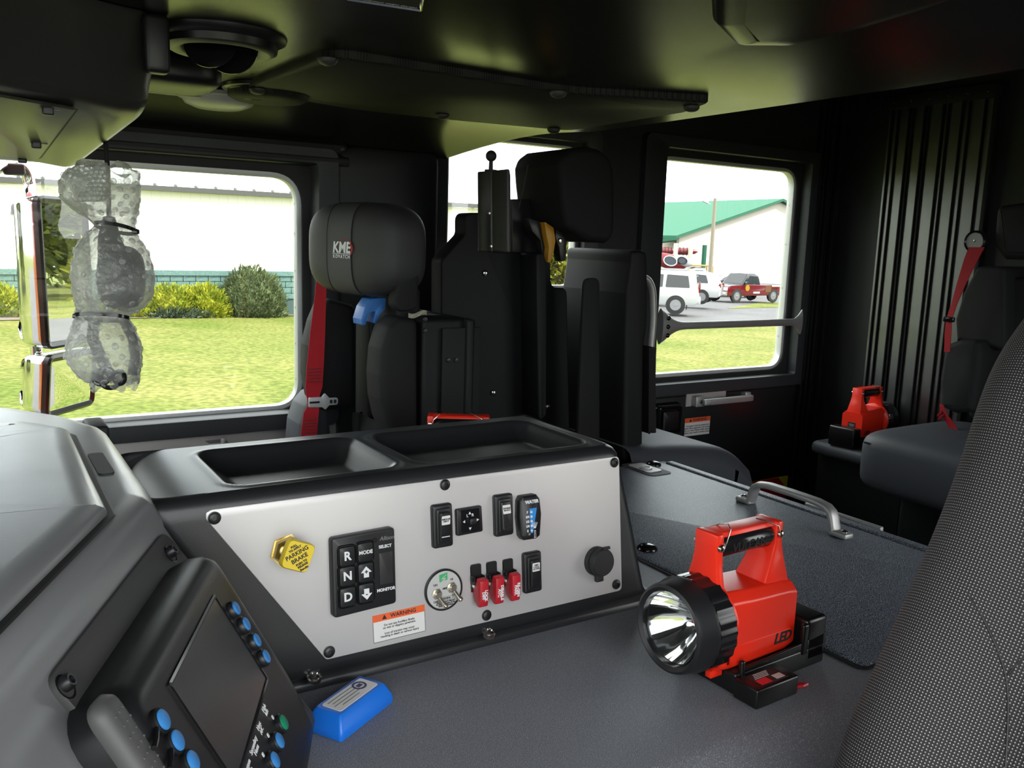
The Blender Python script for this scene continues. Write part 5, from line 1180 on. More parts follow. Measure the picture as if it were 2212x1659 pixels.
# the dark handset inside
g = G().superq((0, 0, 0), (.070, .050, .125), 2.6, 28, 20, frame(dep(252, 590, DW + .004), RGT, -BKV) @ RZ(0) @ RX(0))
hs_ = build('handset', G().superq((0, 0, 0), (.078, .052, .110), 2.8, 28, 20, frame(dep(262, 600, DW + .002), RGT, BKV)), MT['black'], bw, smooth=70, label='black handset inside the wrap')
build('handset_neck', G().tube([dep(236, 470, DW + .003), dep(236, 510, DW), dep(246, 560, DW)], [.010, .018, .026], 12), MT['black'], bw)
build('plug_cable', G().tube([dep(205, 690, DW), dep(200, 730, DW), dep(222, 780, DW), dep(238, 815, DW)], .010, 10), MT['black'], bw)
build('plug_cable', G().tube([dep(268, 695, DW), dep(286, 730, DW), dep(292, 770, DW), dep(286, 810, DW)], .008, 10), MT['black'], bw)
# hanging cord, coiled cord ends, cable ties
build('hanging_cord', G().tube([dep(227, 250, DW + .02), dep(229, 320, DW), dep(233, 372, DW), dep(236, 475, DW)], .0042, 10), MT['rubber'], bw, label='black hanging cord')
for px, py, r, tl_ in ((218, 814, .0150, .3), (238, 822, .0145, -.2), (258, 816, .0125, .5), (228, 808, .0125, -.5)):
    c = dep(px, py, DW - .02); a_ = (RGT + BKV * tl_).normalized()
    build('cord_loop', G().tube([c + a_ * (r * math.cos(q)) + UPV * (r * .85 * math.sin(q)) for q in [2 * PI * k / 20 for k in range(20)]], .0042, 8, closed=True), MT['blackgloss'], bw)
def tie(py0, py1, l, r, dd, hx, hy):
    P = []
    for k in range(28):
        a = 2 * PI * k / 28; c = dep((l + r) / 2, (py0 + py1) / 2, DW); hw = (r - l) / 2 / FOC * DW
        P.append(c + RGT * (hw * math.cos(a)) + BKV * (dd * math.sin(a)) - UPV * ((py1 - py0) / 2 / FOC * DW * math.cos(a)) + UPV * .004 * math.sin(a))
    g = G(); ri = []
    for k, p in enumerate(P + P[:1]):
        rad = (p - dep((l + r) / 2, (py0 + py1) / 2, DW)).normalized(); ri.append([p + UPV * .0032 - rad * .0008, p + UPV * .0032 + rad * .0010, p - UPV * .0032 + rad * .0010, p - UPV * .0032 - rad * .0008])
    g.loft(ri, caps=False); tt = build('cable_tie', g, MT['blackgloss'], bw, smooth=30)
    build('tie_head', G().rbox((0, 0, 0), (.010, .008, .010), .0015, M=frame(dep(hx, hy, DW - .012), RGT, UPV)), MT['blackgloss'], tt)
tie(487, 499, 206, 294, .026, 293, 500); tie(684, 687, 163, 278, .028, 165, 683)
# ================================================================== outside: lawn, drive, buildings, shrubs, vehicles
def grass_mat():
    m = bpy.data.materials.new('lawn'); t, b = nodes(m); N = t.nodes; L = t.links
    tcn = N.new('ShaderNodeTexCoord'); n1 = N.new('ShaderNodeTexNoise'); n1.inputs['Scale'].default_value = .35; n1.inputs['Detail'].default_value = 6
    n2 = N.new('ShaderNodeTexNoise'); n2.inputs['Scale'].default_value = 9; n2.inputs['Detail'].default_value = 8
    r1 = N.new('ShaderNodeValToRGB'); r1.color_ramp.elements[0].position = .35; r1.color_ramp.elements[1].position = .68
    r1.color_ramp.elements[0].color = (.105, .135, .026, 1); r1.color_ramp.elements[1].color = (.195, .185, .066, 1)
    r2 = N.new('ShaderNodeValToRGB'); r2.color_ramp.elements[0].position = .38; r2.color_ramp.elements[1].position = .62
    r2.color_ramp.elements[0].color = (.55, .62, .45, 1); r2.color_ramp.elements[1].color = (1.1, 1.08, 1.0, 1)
    mx = N.new('ShaderNodeMix'); mx.data_type = 'RGBA'; mx.blend_type = 'MULTIPLY'; mx.inputs[0].default_value = 1
    L.new(tcn.outputs['Object'], n1.inputs['Vector']); L.new(tcn.outputs['Object'], n2.inputs['Vector'])
    L.new(n1.outputs['Fac'], r1.inputs['Fac']); L.new(n2.outputs['Fac'], r2.inputs['Fac'])
    L.new(r1.outputs[0], mx.inputs[6]); L.new(r2.outputs[0], mx.inputs[7]); L.new(mx.outputs[2], b.inputs['Base Color'])
    bp = N.new('ShaderNodeBump'); bp.inputs['Strength'].default_value = .6; bp.inputs['Distance'].default_value = .06; L.new(n2.outputs['Fac'], bp.inputs['Height']); L.new(bp.outputs[0], b.inputs['Normal'])
    b.inputs['Roughness'].default_value = .9; b.inputs['Specular IOR Level'].default_value = .1
    return m
MT['lawn'] = grass_mat()
g = G(); XS = [-250, -60, 0, 20, 60, 120, 260]; YS_ = [-250, -40, 0, 30, 80, 300]
g.grid(lambda u, v: (XS[round(u * 6)], YS_[round(v * 5)], ground_z(XS[round(u * 6)])), 6, 5)
build('ground', g, MT['lawn'], kind='structure', smooth=0, label='sunlit lawn around the truck')
MT['asphalt'] = mat('asphalt', (.070, .067, .070), .8, bump=(6, .2, .02), var=(.6, .15))
MT['concrete'] = mat('drive_concrete', (.085, .080, .080), .8, var=(.5, .12))
def slab(name, pts, m, lift, label):
    return build(name, G().add([(x, y, ground_z(x) + lift) for x, y in pts], [tuple(range(len(pts)))]), m, kind='structure', smooth=0, label=label)
slab('drive', [(-60, -14), (0, -14), (0, 3.4), (-60, 3.4)], MT['concrete'], .015, 'concrete drive under the truck')
slab('drive_2', [(0, -14), (22, -14), (22, 3.4), (0, 3.4)], MT['concrete'], .015, 'concrete drive beside the truck')
gp = [onG(1380, 705), onG(1705, 692), onG(1710, 655), onG(1640, 655), onG(1500, 640)]
far = [V((46, 25)), V((120, 60)), V((120, 110)), V((42, 62))]
slab('parking_lot', [(gp[0].x - 4, gp[0].y + 6), (gp[0].x, gp[0].y), (gp[1].x, gp[1].y), (gp[1].x + 22, gp[1].y - 6), (96, 36), (96, 92), (36, 60)], MT['asphalt'], .02, 'grey parking lot')
build('grass_island', G().add([(x, y, ground_z(x) + .035) for x, y in [(onG(*p).x, onG(*p).y) for p in ((1570, 668), (1700, 664), (1700, 655), (1640, 655))]], [(0, 1, 2, 3)]), MT['lawn'], kind='structure', smooth=0)
slab('road', [(22, -14), (34, -14), (38, 22), (27, 22)], MT['concrete'], .017, 'pale drive behind the truck')

# ---------------------------------------------------------------- white building with a green block base
YB = 30.0
wb_ = root('white_building', 'long white metal building with a green block base', 'building', (4, YB, -1.5))
MT['siding'] = mat('white_siding', (.80, .79, .75), .5); MT['gutter'] = mat('gutter_grey', (.05, .05, .048), .5); MT['whiteroof'] = mat('white_roof', (.85, .85, .84), .4)
BX0, BX1 = -34.0, onY(1060, 445, YB).x
EZ, BZ = 2.40, -.11
sd = build('siding', G().box(((BX0 + BX1) / 2, YB + .1, (EZ + BZ) / 2), (BX1 - BX0, .2, EZ - BZ)), MT['siding'], wb_, smooth=0)
g = G()
x = BX0
while x < BX1: g.box((x, YB - .006, (EZ + BZ) / 2), (.05, .012, EZ - BZ)); x += .30
build('siding_ribs', g, MT['siding'], sd, smooth=0, kind='stuff')
build('eave_gutter', G().box(((BX0 + BX1) / 2, YB - .42, EZ + .07), (BX1 - BX0 + .8, .14, .15)), MT['gutter'], wb_, smooth=0, label='grey gutter')
build('soffit', G().box(((BX0 + BX1) / 2, YB - .2, EZ + .02), (BX1 - BX0 + .8, .45, .03)), MT['siding'], wb_, smooth=0)
g = G().loft([[(x, YB - .45, EZ + .15), (x, YB + 9, EZ + 2.2), (x, YB + 18, EZ + .15)] for x in (BX0 - .4, BX1 + .4)]); build('roof', g, MT['whiteroof'], wb_, smooth=0, label='white metal roof')
sgd = None
for k in range(26):
    x = -1.5 + k * .62
    p_ = T(x, YB - .40, EZ + .15)
    if sgd is None: sgd = build('roof_clip', G().lathe([(.07, 0), (.05, .05), (.002, .09)], 6), MT['gutter'], wb_, smooth=0); sgd.matrix_basis = p_
    else: inst('roof_clip', sgd, wb_, p_)
build('rear_mass', G().box(((BX0 + BX1) / 2, YB + 9, (EZ - 1.5) / 2), (BX1 - BX0, 17.6, EZ + 1.5)), MT['siding'], wb_, smooth=0)
MT['block'] = mat('green_block', (.095, .170, .155), .8, bump=(30, .6, .02), var=(14, .2)); MT['mortar'] = mat('mortar', (.05, .085, .078), .9)
bs = build('base_course', G().box(((BX0 + BX1) / 2, YB + .06, (BZ - 1.6) / 2), (BX1 - BX0, .2, 1.6 + BZ)), MT['mortar'], wb_, smooth=0, label='green block base')
cap = build('base_cap', G().box(((BX0 + BX1) / 2, YB - .05, BZ - .07), (BX1 - BX0, .16, .16)), MT['block'], wb_, smooth=0)
blk = None; BWd, BHt = .40, .20
for r in range(4):
    x = .55 + (r % 2) * .2; zc = BZ - .15 - BHt * (r + .5)
    while x < 10.6:
        M_ = T(x + BWd / 2, YB - .05, zc)
        if blk is None: blk = build('block', G().rbox((0, 0, 0), (BWd - .016, .06, BHt - .016), .008, 1), MT['block'], bs); blk.matrix_basis = M_
        else: inst('block', blk, bs, M_)
        x += BWd
# ---------------------------------------------------------------- shrubs
def foliage(name, parent, m, c, rad, n, size, up=.3, seed=1, shell=.55, zmin=-.25, kind=None, lump=.18):
    R = random.Random(seed); g = G(); vs = []; fs = []
    for _ in range(n):
        a = R.uniform(0, 2 * PI); z = R.uniform(zmin, 1); rr_ = math.sqrt(max(0, 1 - z * z)) if z > -1 else 0
        d = V((rr_ * math.cos(a), rr_ * math.sin(a), z)); k = (shell + (1 - shell) * R.random()) * (1 + lump * mnoise.noise(d * 3.1 + V((seed, 0, 0))))
        p = V((c[0] + d.x * rad[0] * k, c[1] + d.y * rad[1] * k, c[2] + d.z * rad[2] * k))
        dr = (d + V((R.uniform(-.5, .5), R.uniform(-.5, .5), up + R.uniform(-.3, .5)))).normalized(); sd_ = dr.cross(V((R.uniform(-1, 1), R.uniform(-1, 1), R.uniform(-1, 1)))).normalized()
        s = size * R.uniform(.6, 1.3); b = len(vs)
        vs += [tuple(p - sd_ * s * .30), tuple(p + sd_ * s * .30), tuple(p + dr * s + sd_ * s * .10), tuple(p + dr * s * 1.15), tuple(p + dr * s - sd_ * s * .10)]; fs.append((b, b + 1, b + 2, b + 3, b + 4))
    g.add(vs, fs); return build(name, g, m, parent, smooth=0, kind=kind)
def leafmat(name, c0, c1, sc=3):
    m = bpy.data.materials.new(name); t, b = nodes(m); N = t.nodes; L = t.links
    tcn = N.new('ShaderNodeTexCoord'); n = N.new('ShaderNodeTexNoise'); n.inputs['Scale'].default_value = sc; n.inputs['Detail'].default_value = 3
    r = N.new('ShaderNodeValToRGB'); r.color_ramp.elements[0].position = .35; r.color_ramp.elements[1].position = .65; r.color_ramp.elements[0].color = (*c0, 1); r.color_ramp.elements[1].color = (*c1, 1)
    L.new(tcn.outputs['Object'], n.inputs['Vector']); L.new(n.outputs['Fac'], r.inputs['Fac']); L.new(r.outputs[0], b.inputs['Base Color']); b.inputs['Roughness'].default_value = .8; b.inputs['Specular IOR Level'].default_value = .15
    return m
MT['pine'] = leafmat('pine_needles', (.050, .070, .028), (.125, .150, .066), 4); MT['gold'] = leafmat('golden_juniper', (.125, .165, .012), (.33, .34, .030), 3); MT['bluejun'] = leafmat('blue_juniper', (.06, .085, .06), (.12, .15, .11), 4)
MT['leafy'] = leafmat('tree_leaves', (.045, .065, .012), (.13, .15, .026), 1.2); MT['leafyellow'] = leafmat('yellow_leaves', (.12, .14, .012), (.28, .27, .028), 1.2); MT['bark'] = mat('bark', (.10, .075, .05), .9)
def shrub(name, px, py, w, h, dpt, m, n, size, label, cat='shrub', group=None, seed=1, up=.3, lump=.18):
    b = onY(px, py, 28.55 if py < 687 else 28.45); b.z = ground_z(b.x); r_ = root(name, label, cat, b, group=group)
    foliage('foliage', r_, MT[m], (b.x, b.y + dpt * .5, b.z + .05), (w / 2, dpt / 2, h), n, size, up, seed, lump=lump)
    build('stem', G().tube([(b.x, b.y + dpt * .5, b.z - .02), (b.x + .05, b.y + dpt * .5, b.z + h * .6)], [.05, .02], 6), MT['bark'], r_)
    build('core', G().ball((b.x, b.y + dpt * .5, b.z + h * .25), 1, 14, 8, sc=(w * .40, dpt * .36, h * .58)), MT[m], r_)
    return r_
shrub('pine_bush', 563, 684, 2.35, 1.62, 1.9, 'pine', 9000, .10, 'rounded dark green pine bush at the end of the bed', seed=3, up=.5, lump=.10)
shrub('golden_juniper', 380, 672, 2.1, .95, 1.3, 'gold', 5200, .10, 'golden juniper next to the blue green groundcover', group='golden junipers', seed=4)
shrub('golden_juniper', 452, 673, 1.7, 1.0, 1.3, 'gold', 5200, .10, 'golden juniper beside the pine bush', group='golden junipers', seed=5)
shrub('golden_juniper', 300, 676, 2.0, .90, 1.3, 'gold', 3600, .10, 'golden juniper behind the wrapped handset', group='golden junipers', seed=8)
shrub('golden_juniper', 5, 690, 1.3, .85, 1.2, 'gold', 3000, .10, 'golden juniper beyond the mirror at the left edge', group='golden junipers', seed=6)
shrub('blue_juniper', 390, 688, 2.2, .26, .9, 'bluejun', 1500, .12, 'low blue green groundcover in front of the golden junipers', seed=7)
# mulch bed
b0, b1 = onG(-60, 694), onG(660, 682.5)
slab('planting_bed', [(b0.x, b0.y), (b1.x, b1.y), (b1.x, YB), (b0.x, YB)], mat('mulch', (.15, .12, .10), .9, bump=(20, .5, .02), var=(6, .3)), .02, 'bare soil planting bed in front of the white building')
# ---------------------------------------------------------------- trees
def tree(x, y, h, w, m, label, seed, n=3200, size=.5):
    z = ground_z(x); r_ = root('tree', label, 'tree', (x, y, z), group='trees around the lot')
    foliage('crown', r_, MT[m], (x, y, z + h * .42), (w / 2, w / 2, h * .58), n, size, .1, seed, shell=.4, lump=.45, zmin=-.68)
    build('trunk', G().tube([(x, y, z - .1), (x + .1, y, z + h * .3), (x, y, z + h * .6)], [.22, .16, .08], 8), MT['bark'], r_)
t1 = dep(1205, 570, 40); tree(t1.x, t1.y, 5.2, 3.6, 'leafyellow', 'yellow green tree seen through the middle window', 21, 4200, .34)
t1 = dep(1150, 560, 46); tree(t1.x, t1.y + 4, 4.4, 5, 'leafy', 'green tree beyond the end of the white building', 22, 2500, .4)
for i, (x, y, h, w, m) in enumerate(((54, 7, 12, 9, 'leafy'), (62, 18, 14, 11, 'leafy'), (57, 12.5, 4, 5, 'leafyellow'), (70, 30, 11, 10, 'leafy'), (66, -6, 10, 10, 'leafy'), (54, 22, 3.0, 4, 'leafyellow'), (-16, 24, 9, 7, 'leafy'), (-9, 25.5, 6, 3.2, 'leafy'), (-27, 15, 10, 9, 'leafy'), (78, 11, 15, 11, 'leafy'), (84, 25, 15, 11, 'leafy'), (86, 41, 14, 11, 'leafy'))):
    tree(x, y, h, w, m, ('tall leafy tree far behind the truck, seen in the mirror', 'tallest leafy tree far behind the truck, seen in the mirror', 'yellow green shrubby tree reflected in the mirror', 'leafy tree beside the parking lot, seen in the mirror', 'wide leafy tree behind the truck', 'small yellow tree reflected low in the mirror', 'leafy tree ahead of the truck', 'slim tree ahead of the truck by the white building', 'broad leafy tree ahead of the truck by the drive', 'farthest tree straight behind the truck', 'far tall tree in the middle of the back row', 'far tree at the lot end of the back row')[i], 30 + i, 3600, .75)

# ---------------------------------------------------------------- green roofed building
gb = root('green_roof_building', 'cream metal building with a green gable roof', 'building', dep(1650, 610, 86))
MT['cream'] = mat('cream_siding', (.50, .46, .38), .55); MT['greenroof'] = mat('green_roof', (.026, .115, .068), .7, spec=.2); MT['greentrim'] = mat('green_trim', (.016, .085, .05), .7, spec=.2)
DG = 86.0
apex = dep(1684, 436, DG); eaveL = dep(1462, 513, DG * .93); hz_ = (eaveL - apex); hz2 = V((hz_.x, hz_.y, 0)).normalized()
gl_ = ground_z(eaveL.x) - 1.0; back = V((hz2.y, -hz2.x, 0));  back = back if back.y > 0 else -back
eaveR = V((apex.x - (eaveL.x - apex.x), apex.y - (eaveL.y - apex.y), eaveL.z))
ply = [V((eaveL.x, eaveL.y, gl_ - 1)), V((eaveR.x, eaveR.y, gl_ - 1)), eaveR, apex, eaveL]
build('gable_wall', G().loft([[tuple(p) for p in ply], [tuple(p + back * .3) for p in ply]]), MT['cream'], gb, smooth=0, label='cream gable wall')
gbk = back * 30
# roof slope seen to the left of the gable: from the ridge back to the eave, running away to the left
rdir = dep(1400, 459, DG * 1.35) - apex; rdir.z = 0; rdir = rdir.normalized() * 34
rdir = back * 34
ov = -back * .5
th = V((0, 0, .14))
fasc = [apex + ov, eaveL + ov + hz_.normalized() * .5, eaveL + ov + hz_.normalized() * .5 + rdir, apex + ov + rdir]
build('roof_slope', G().loft([[tuple(p + th * 2.2) for p in fasc], [tuple(p + th * .4) for p in fasc]]), MT['greenroof'], gb, smooth=0, label='green metal roof slope')
hzr = (eaveR - apex); fascR = [apex + ov, eaveR + ov, eaveR + ov + rdir, apex + ov + rdir]
build('roof_slope', G().loft([[tuple(p + th * 2.2) for p in fascR], [tuple(p + th * .4) for p in fascR]]), MT['greenroof'], gb, smooth=0)
build('base_band', G().loft([[tuple(V((p.x, p.y, z)) - back * .06) for p in (eaveL, eaveR)] + [tuple(V((p.x, p.y, z)) + back * .1) for p in (eaveR, eaveL)] for z in (gl_ - .6, gl_ + 1.3)]), MT['greentrim'], gb, smooth=0)
sideb = [eaveL, eaveL + rdir]
build('side_wall', G().loft([[(sideb[0].x, sideb[0].y, gl_ - 1), (sideb[1].x, sideb[1].y, gl_ - 1), (sideb[1].x, sideb[1].y, eaveL.z), (sideb[0].x, sideb[0].y, eaveL.z)], [tuple(V(p) + hz2 * -.3) for p in ((sideb[0].x, sideb[0].y, gl_ - 1), (sideb[1].x, sideb[1].y, gl_ - 1), (sideb[1].x, sideb[1].y, eaveL.z), (sideb[0].x, sideb[0].y, eaveL.z))]]), MT['cream'], gb, smooth=0)
# lean-to porch in front of the left side
p1, p2 = dep(1400, 520, DG * .92), dep(1462, 512, DG * .90); ptop = [p1, p2, eaveL + V((0, 0, -.1)), eaveL + V((0, 0, -.1)) + (p1 - p2)]
build('porch_roof', G().loft([[tuple(p) for p in ptop], [tuple(p - V((0, 0, .25))) for p in ptop]]), MT['greenroof'], gb, smooth=0, label='low green porch roof')
for px in (1461, 1493, 1523):
    q = dep(px, 518 if px < 1480 else 522, DG * .895); build('porch_post', G().box((q.x, q.y, (q.z + gl_) / 2 - .3), (.28, .28, q.z - gl_)), MT['cream'] if px != 1523 else MT['greentrim'], gb, smooth=0)
# boats stored on a rack under the porch
MT['boatred'] = mat('boat_red', (.15, .010, .014), .4)
for px, py, l in ((1436, 542, 2.4), (1476, 543, 2.6)):
    q = dep(px, py, DG * .905); kr = root('red_canoe', 'red canoe on a rack under the porch, ' + ('nearer the window edge' if px < 1450 else 'beside the porch post'), 'boat', q, group='canoes under the porch')
    dirv = V((RGT.x, RGT.y, 0)).normalized()
    rgn = [[q + dirv * (l / 2 * s) + V((0, 0, .32 * (1 - s * s) ** .5 * math.cos(a))) + V((-dirv.y, dirv.x, 0)) * (.3 * (1 - s * s) ** .5 * math.sin(a)) for a in [2 * PI * k / 10 for k in range(10)]] for s in (-.99, -.8, -.4, 0, .4, .8, .99)]
    build('hull', G().loft(rgn), MT['boatred'], kr, smooth=60)
    for s in (-.5, -.25, 0, .25, .5): build('strap', G().tube([q + dirv * (l / 2 * s) + V((0, 0, .34 * math.cos(a))) + V((-dirv.y, dirv.x, 0)) * (.32 * math.sin(a)) for a in [2 * PI * k / 10 for k in range(10)]], .03, 5, closed=True), MT['ink'], kr)
# lamp pole
pq_ = dep(1533, 604, 60); pz = dep(1536, 430, 60).z
lpl = root('light_pole', 'wooden light pole in front of the green roofed building', 'light pole', (pq_.x, pq_.y, ground_z(pq_.x)))
build('pole', G().tube([(pq_.x, pq_.y, ground_z(pq_.x)), (pq_.x, pq_.y, pz)], [.16, .11], 10), mat('pole_wood', (.22, .19, .14), .8), lpl)
q = dep(1524, 434, 60); build('lamp_head', G().rbox((0, 0, 0), (.45, .25, .2), .05, M=frame(q, RGT + V((0, 0, -.5)), UPV)), MT['greyprint'], lpl)
build('lamp_arm', G().tube([dep(1526, 438, 60), dep(1535, 441, 60)], .03, 6), MT['greyprint'], lpl)
# ---------------------------------------------------------------- vehicles: side profile in (x forward, z up), built about the origin on the ground
MT['tyre'] = mat('tyre', (.02, .02, .02), .8); MT['rim'] = mat('wheel_rim', (.25, .25, .26), .4, .5); MT['carglass'] = mat('car_glass', (.02, .024, .028), .08)
MT['carwhite'] = mat('car_white', (.40, .405, .41), .2, coat=.6); MT['carred'] = mat('car_red', (.10, .004, .008), .2, coat=.6); MT['carblack'] = mat('car_black', (.016, .018, .024), .18, coat=.6); MT['cardark'] = mat('car_dark_blue', (.03, .04, .06), .2, coat=.5)
MT['caryellow'] = mat('car_yellow', (.30, .18, .01), .35); MT['decalbrown'] = mat('decal_brown', (.12, .055, .02), .4); MT['taillight'] = mat('tail_light', (.15, .005, .005), .2); MT['headlight'] = mat('head_light', (.75, .75, .72), .1)
def vehicle(name, label, cat, M, paint, W_, lower, cabin, glass, wheels, wr_, roofm=None, group=None):
    t = root(name, label, cat, M=M, group=group)
    lw_ = ccw(lower); g = G(); hw = W_ / 2
    F2 = Matrix(((1, 0, 0, 0), (0, 0, 1, 0), (0, 1, 0, 0), (0, 0, 0, 1)))                       # outline (x, z), thickness -> y
    rg = [[(x, y * hw, z) for x, z in inset(lw_, d)] for y, d in ((-1, .05), (-.985, .015), (-.93, 0), (.93, 0), (.985, .015), (1, .05))]
    build('body', g.loft(rg), paint, t, smooth=30)
    if cabin:
        cb = ccw(cabin); zt = max(z for x, z in cb); zb = min(z for x, z in cb); g = G()
        rgn = []
        for s in (-1, 1): rgn.append([(x, s * (hw * .96 - .16 * (z - zb) / (zt - zb)), z) for x, z in cb])
        build('cabin', G().loft(rgn), roofm or paint, t, bev=.03, smooth=40)
        for k, gp_ in enumerate(glass):
            gq = ccw(rpoly(gp_, .04, 2))
            for s in (-1, 1): build('side_window', G().loft([[(x, s * (hw * .96 - .16 * (z - zb) / (zt - zb) + e), z) for x, z in gq] for e in (-.02, .012)]), MT['carglass'], t, smooth=0)
        # windscreen between the two foremost roof points
        xf = sorted(cb, key=lambda p: -p[0]); fb = xf[0]; ft = [p for p in cb if p[1] > zt - .12]; ft = max(ft, key=lambda p: p[0])
        ws = []
        for x, z in (fb, ft):
            ws.append((x, z))
        a, b = V((ws[0][0], ws[0][1])), V((ws[1][0], ws[1][1])); a2, b2 = a.lerp(b, .10), a.lerp(b, .90); nn = V(((b - a).y, -(b - a).x)).normalized() * .015
        if nn.x < 0: nn = -nn
        w0, w1 = hw * .84, hw * .76
        build('windscreen', G().add([(a2.x + nn.x, -w0, a2.y + nn.y), (a2.x + nn.x, w0, a2.y + nn.y), (b2.x + nn.x, w1, b2.y + nn.y), (b2.x + nn.x, -w1, b2.y + nn.y)], [(0, 1, 2, 3)]), MT['carglass'], t, smooth=0)
    for wx in wheels:
        for s in (-1, 1):
            WM = T(wx, s * (hw - .12), wr_) @ RX(-90 * s)
            arch = build('wheel_arch', G().lathe([(wr_ * 1.17, .10), (wr_ * 1.17, .128), (wr_ * .5, .128)], 24, WM), MT['ink'], t)
            w = build('wheel', G().lathe([(wr_ * .6, -.1), (wr_ * .97, -.1), (wr_, -.06), (wr_, .10), (wr_ * .96, .14), (wr_ * .66, .145)], 26, WM, caps=False), MT['tyre'], t, smooth=40)
            build('rim', G().lathe([(wr_ * .66, .142), (wr_ * .60, .12), (wr_ * .25, .135), (wr_ * .2, .15), (.002, .15)], 20, WM), MT['rim'], w)
            for k in range(6): build('spoke', G().box((wr_ * .42, 0, .137), (wr_ * .42, .07, .02), WM @ RZ(60 * k)), MT['rim'], w, smooth=0)
    return t
def place(px, py, t, hd):
    """ground point under a pixel at depth t and a heading (degrees from +X)"""
    p = dep(px, py, t); return T(p.x, p.y, p.z) @ RZ(hd)
def part(t, name, m, c, d, label=None): return build(name, G().box(c, d), m, t, bev=.015, label=label)
# red and black pickup, front towards the left
up = math.degrees(math.atan2(RGT.y, RGT.x))                 # heading of the picture's right
PKH = up + 180 + 33
low = [(-2.75, .45), (-2.80, .75), (-2.78, 1.12), (-.35, 1.14), (.95, 1.16), (2.35, 1.08), (2.62, .98), (2.70, .55), (2.6, .40), (-2.6, .42)]
cab = [(-.42, 1.10), (-.34, 1.70), (.05, 1.86), (.62, 1.86), (1.28, 1.12)]
PKM = place(1590, 653, 56.5, PKH) @ T(-1.75, -.92, 0)
pk = vehicle('pickup_truck', 'red pickup truck with a black bonnet and roof parked in the lot', 'truck', PKM, MT['carred'], 1.95, low, cab, [[(-.28, 1.18), (-.22, 1.66), (.52, 1.70), (.98, 1.20)]], (-1.70, 1.80), .40, MT['carblack'])
build('bonnet', G().loft([[(.95, y, 1.17), (2.34, y, 1.09), (2.60, y, 1.0), (2.60, y, .98), (.95, y, .98)] for y in (-.96, .96)]), MT['carblack'], pk, bev=.02)
part(pk, 'front_bumper', MT['chrome'], (2.74, 0, .55), (.14, 1.94, .22)); part(pk, 'grille', MT['ink'], (2.66, 0, .86), (.10, 1.2, .24)); part(pk, 'grille_badge', MT['taillight'], (2.72, 0, .86), (.02, .34, .10))
for s in (-1, 1): part(pk, 'head_lamp', MT['headlight'], (2.62, s * .78, .86), (.16, .32, .20))
part(pk, 'bed_well', MT['ink'], (-1.58, 0, 1.13), (2.2, 1.55, .04)); part(pk, 'rear_bumper', MT['chrome'], (-2.85, 0, .55), (.12, 1.9, .18))
for s in (-1, 1):
    build('door_emblem', G().lathe([(.20, 0), (.20, .01), (.15, .012), (.002, .012)], 18, T(.85, s * .985, .92) @ RX(-90 * s)), MT['caryellow'], pk)
    build('door_decal', G().box((-.05, s * .982, .62), (.62, .01, .12)), MT['carwhite'], pk, smooth=0)
    build('bed_emblem', G().prism(rpoly([(-.28, -.22), (.28, -.22), (.28, .22), (-.28, .22)], .12, 3), 0, .01, T(-1.15, s * .98, .86) @ Matrix.Rotation(PI / 2 if s < 0 else -PI / 2, 4, 'X')), MT['decalbrown'], pk)
    part(pk, 'door_mirror', MT['carblack'], (1.05, s * 1.08, 1.25), (.12, .2, .18))
    build('yellow_stripe', G().box((-2.1, s * .982, 1.05), (1.2, .01, .10)), MT['cream'], pk, smooth=0)
# white sport utility, tail towards the right
low = [(-2.55, .50), (-2.60, .80), (-2.55, 1.12), (2.0, 1.10), (2.45, 1.0), (2.55, .5), (2.4, .36), (-2.4, .38)]
cab = [(-2.52, 1.08), (-2.40, 1.75), (-2.15, 1.92), (.35, 1.92), (1.25, 1.10)]
SVH = up + 180 - 12
svM = place(1466, 677, 40.0, SVH) @ T(1.72, -.95, 0)
sv = vehicle('white_suv', 'large white sport utility vehicle cut off by the crew window edge', 'car', svM, MT['carwhite'], 2.0, low, cab, [[(-2.15, 1.18), (-2.05, 1.72), (-1.10, 1.76), (-1.05, 1.18)], [(-.92, 1.18), (-.94, 1.76), (-.05, 1.76), (-.0, 1.18)], [(.12, 1.18), (.10, 1.76), (.40, 1.74), (.98, 1.18)]], (-1.55, 1.55), .38)
for s in (-1, 1): part(sv, 'tail_lamp', MT['taillight'], (-2.58, s * .88, 1.18), (.10, .16, .42)); part(sv, 'mud_flap', MT['ink'], (-2.05, s * .86, .32), (.04, .26, .28)); part(sv, 'roof_rail', MT['rim'], (-.9, s * .72, 1.97), (2.2, .05, .05))
part(sv, 'rear_glass', MT['carglass'], (-2.47, 0, 1.48), (.04, 1.4, .46)); part(sv, 'rear_bumper', MT['carwhite'], (-2.6, 0, .58), (.14, 1.9, .26))
# white car behind it
low = [(-2.3, .42), (-2.35, .95), (-1.0, 1.05), (1.0, 1.02), (1.95, .92), (2.25, .75), (2.25, .35), (-2.2, .32)]
cab = [(-2.28, .95), (-1.9, 1.55), (-1.3, 1.68), (.25, 1.66), (1.15, .98)]
wcM = place(1519, 655, 47.0, up + 180 - 20) @ T(1.5, -.85, 0)
wc = vehicle('white_crossover', 'rounded white car between the sport utility and the pickup', 'car', wcM, MT['carwhite'], 1.85, low, cab, [[(-1.7, 1.08), (-1.55, 1.50), (-.6, 1.56), (-.55, 1.08)], [(-.45, 1.08), (-.48, 1.56), (.2, 1.55), (.85, 1.05)]], (-1.4, 1.4), .34)
for s in (-1, 1): part(wc, 'tail_lamp', MT['taillight'], (-2.32, s * .78, .98), (.10, .2, .22))
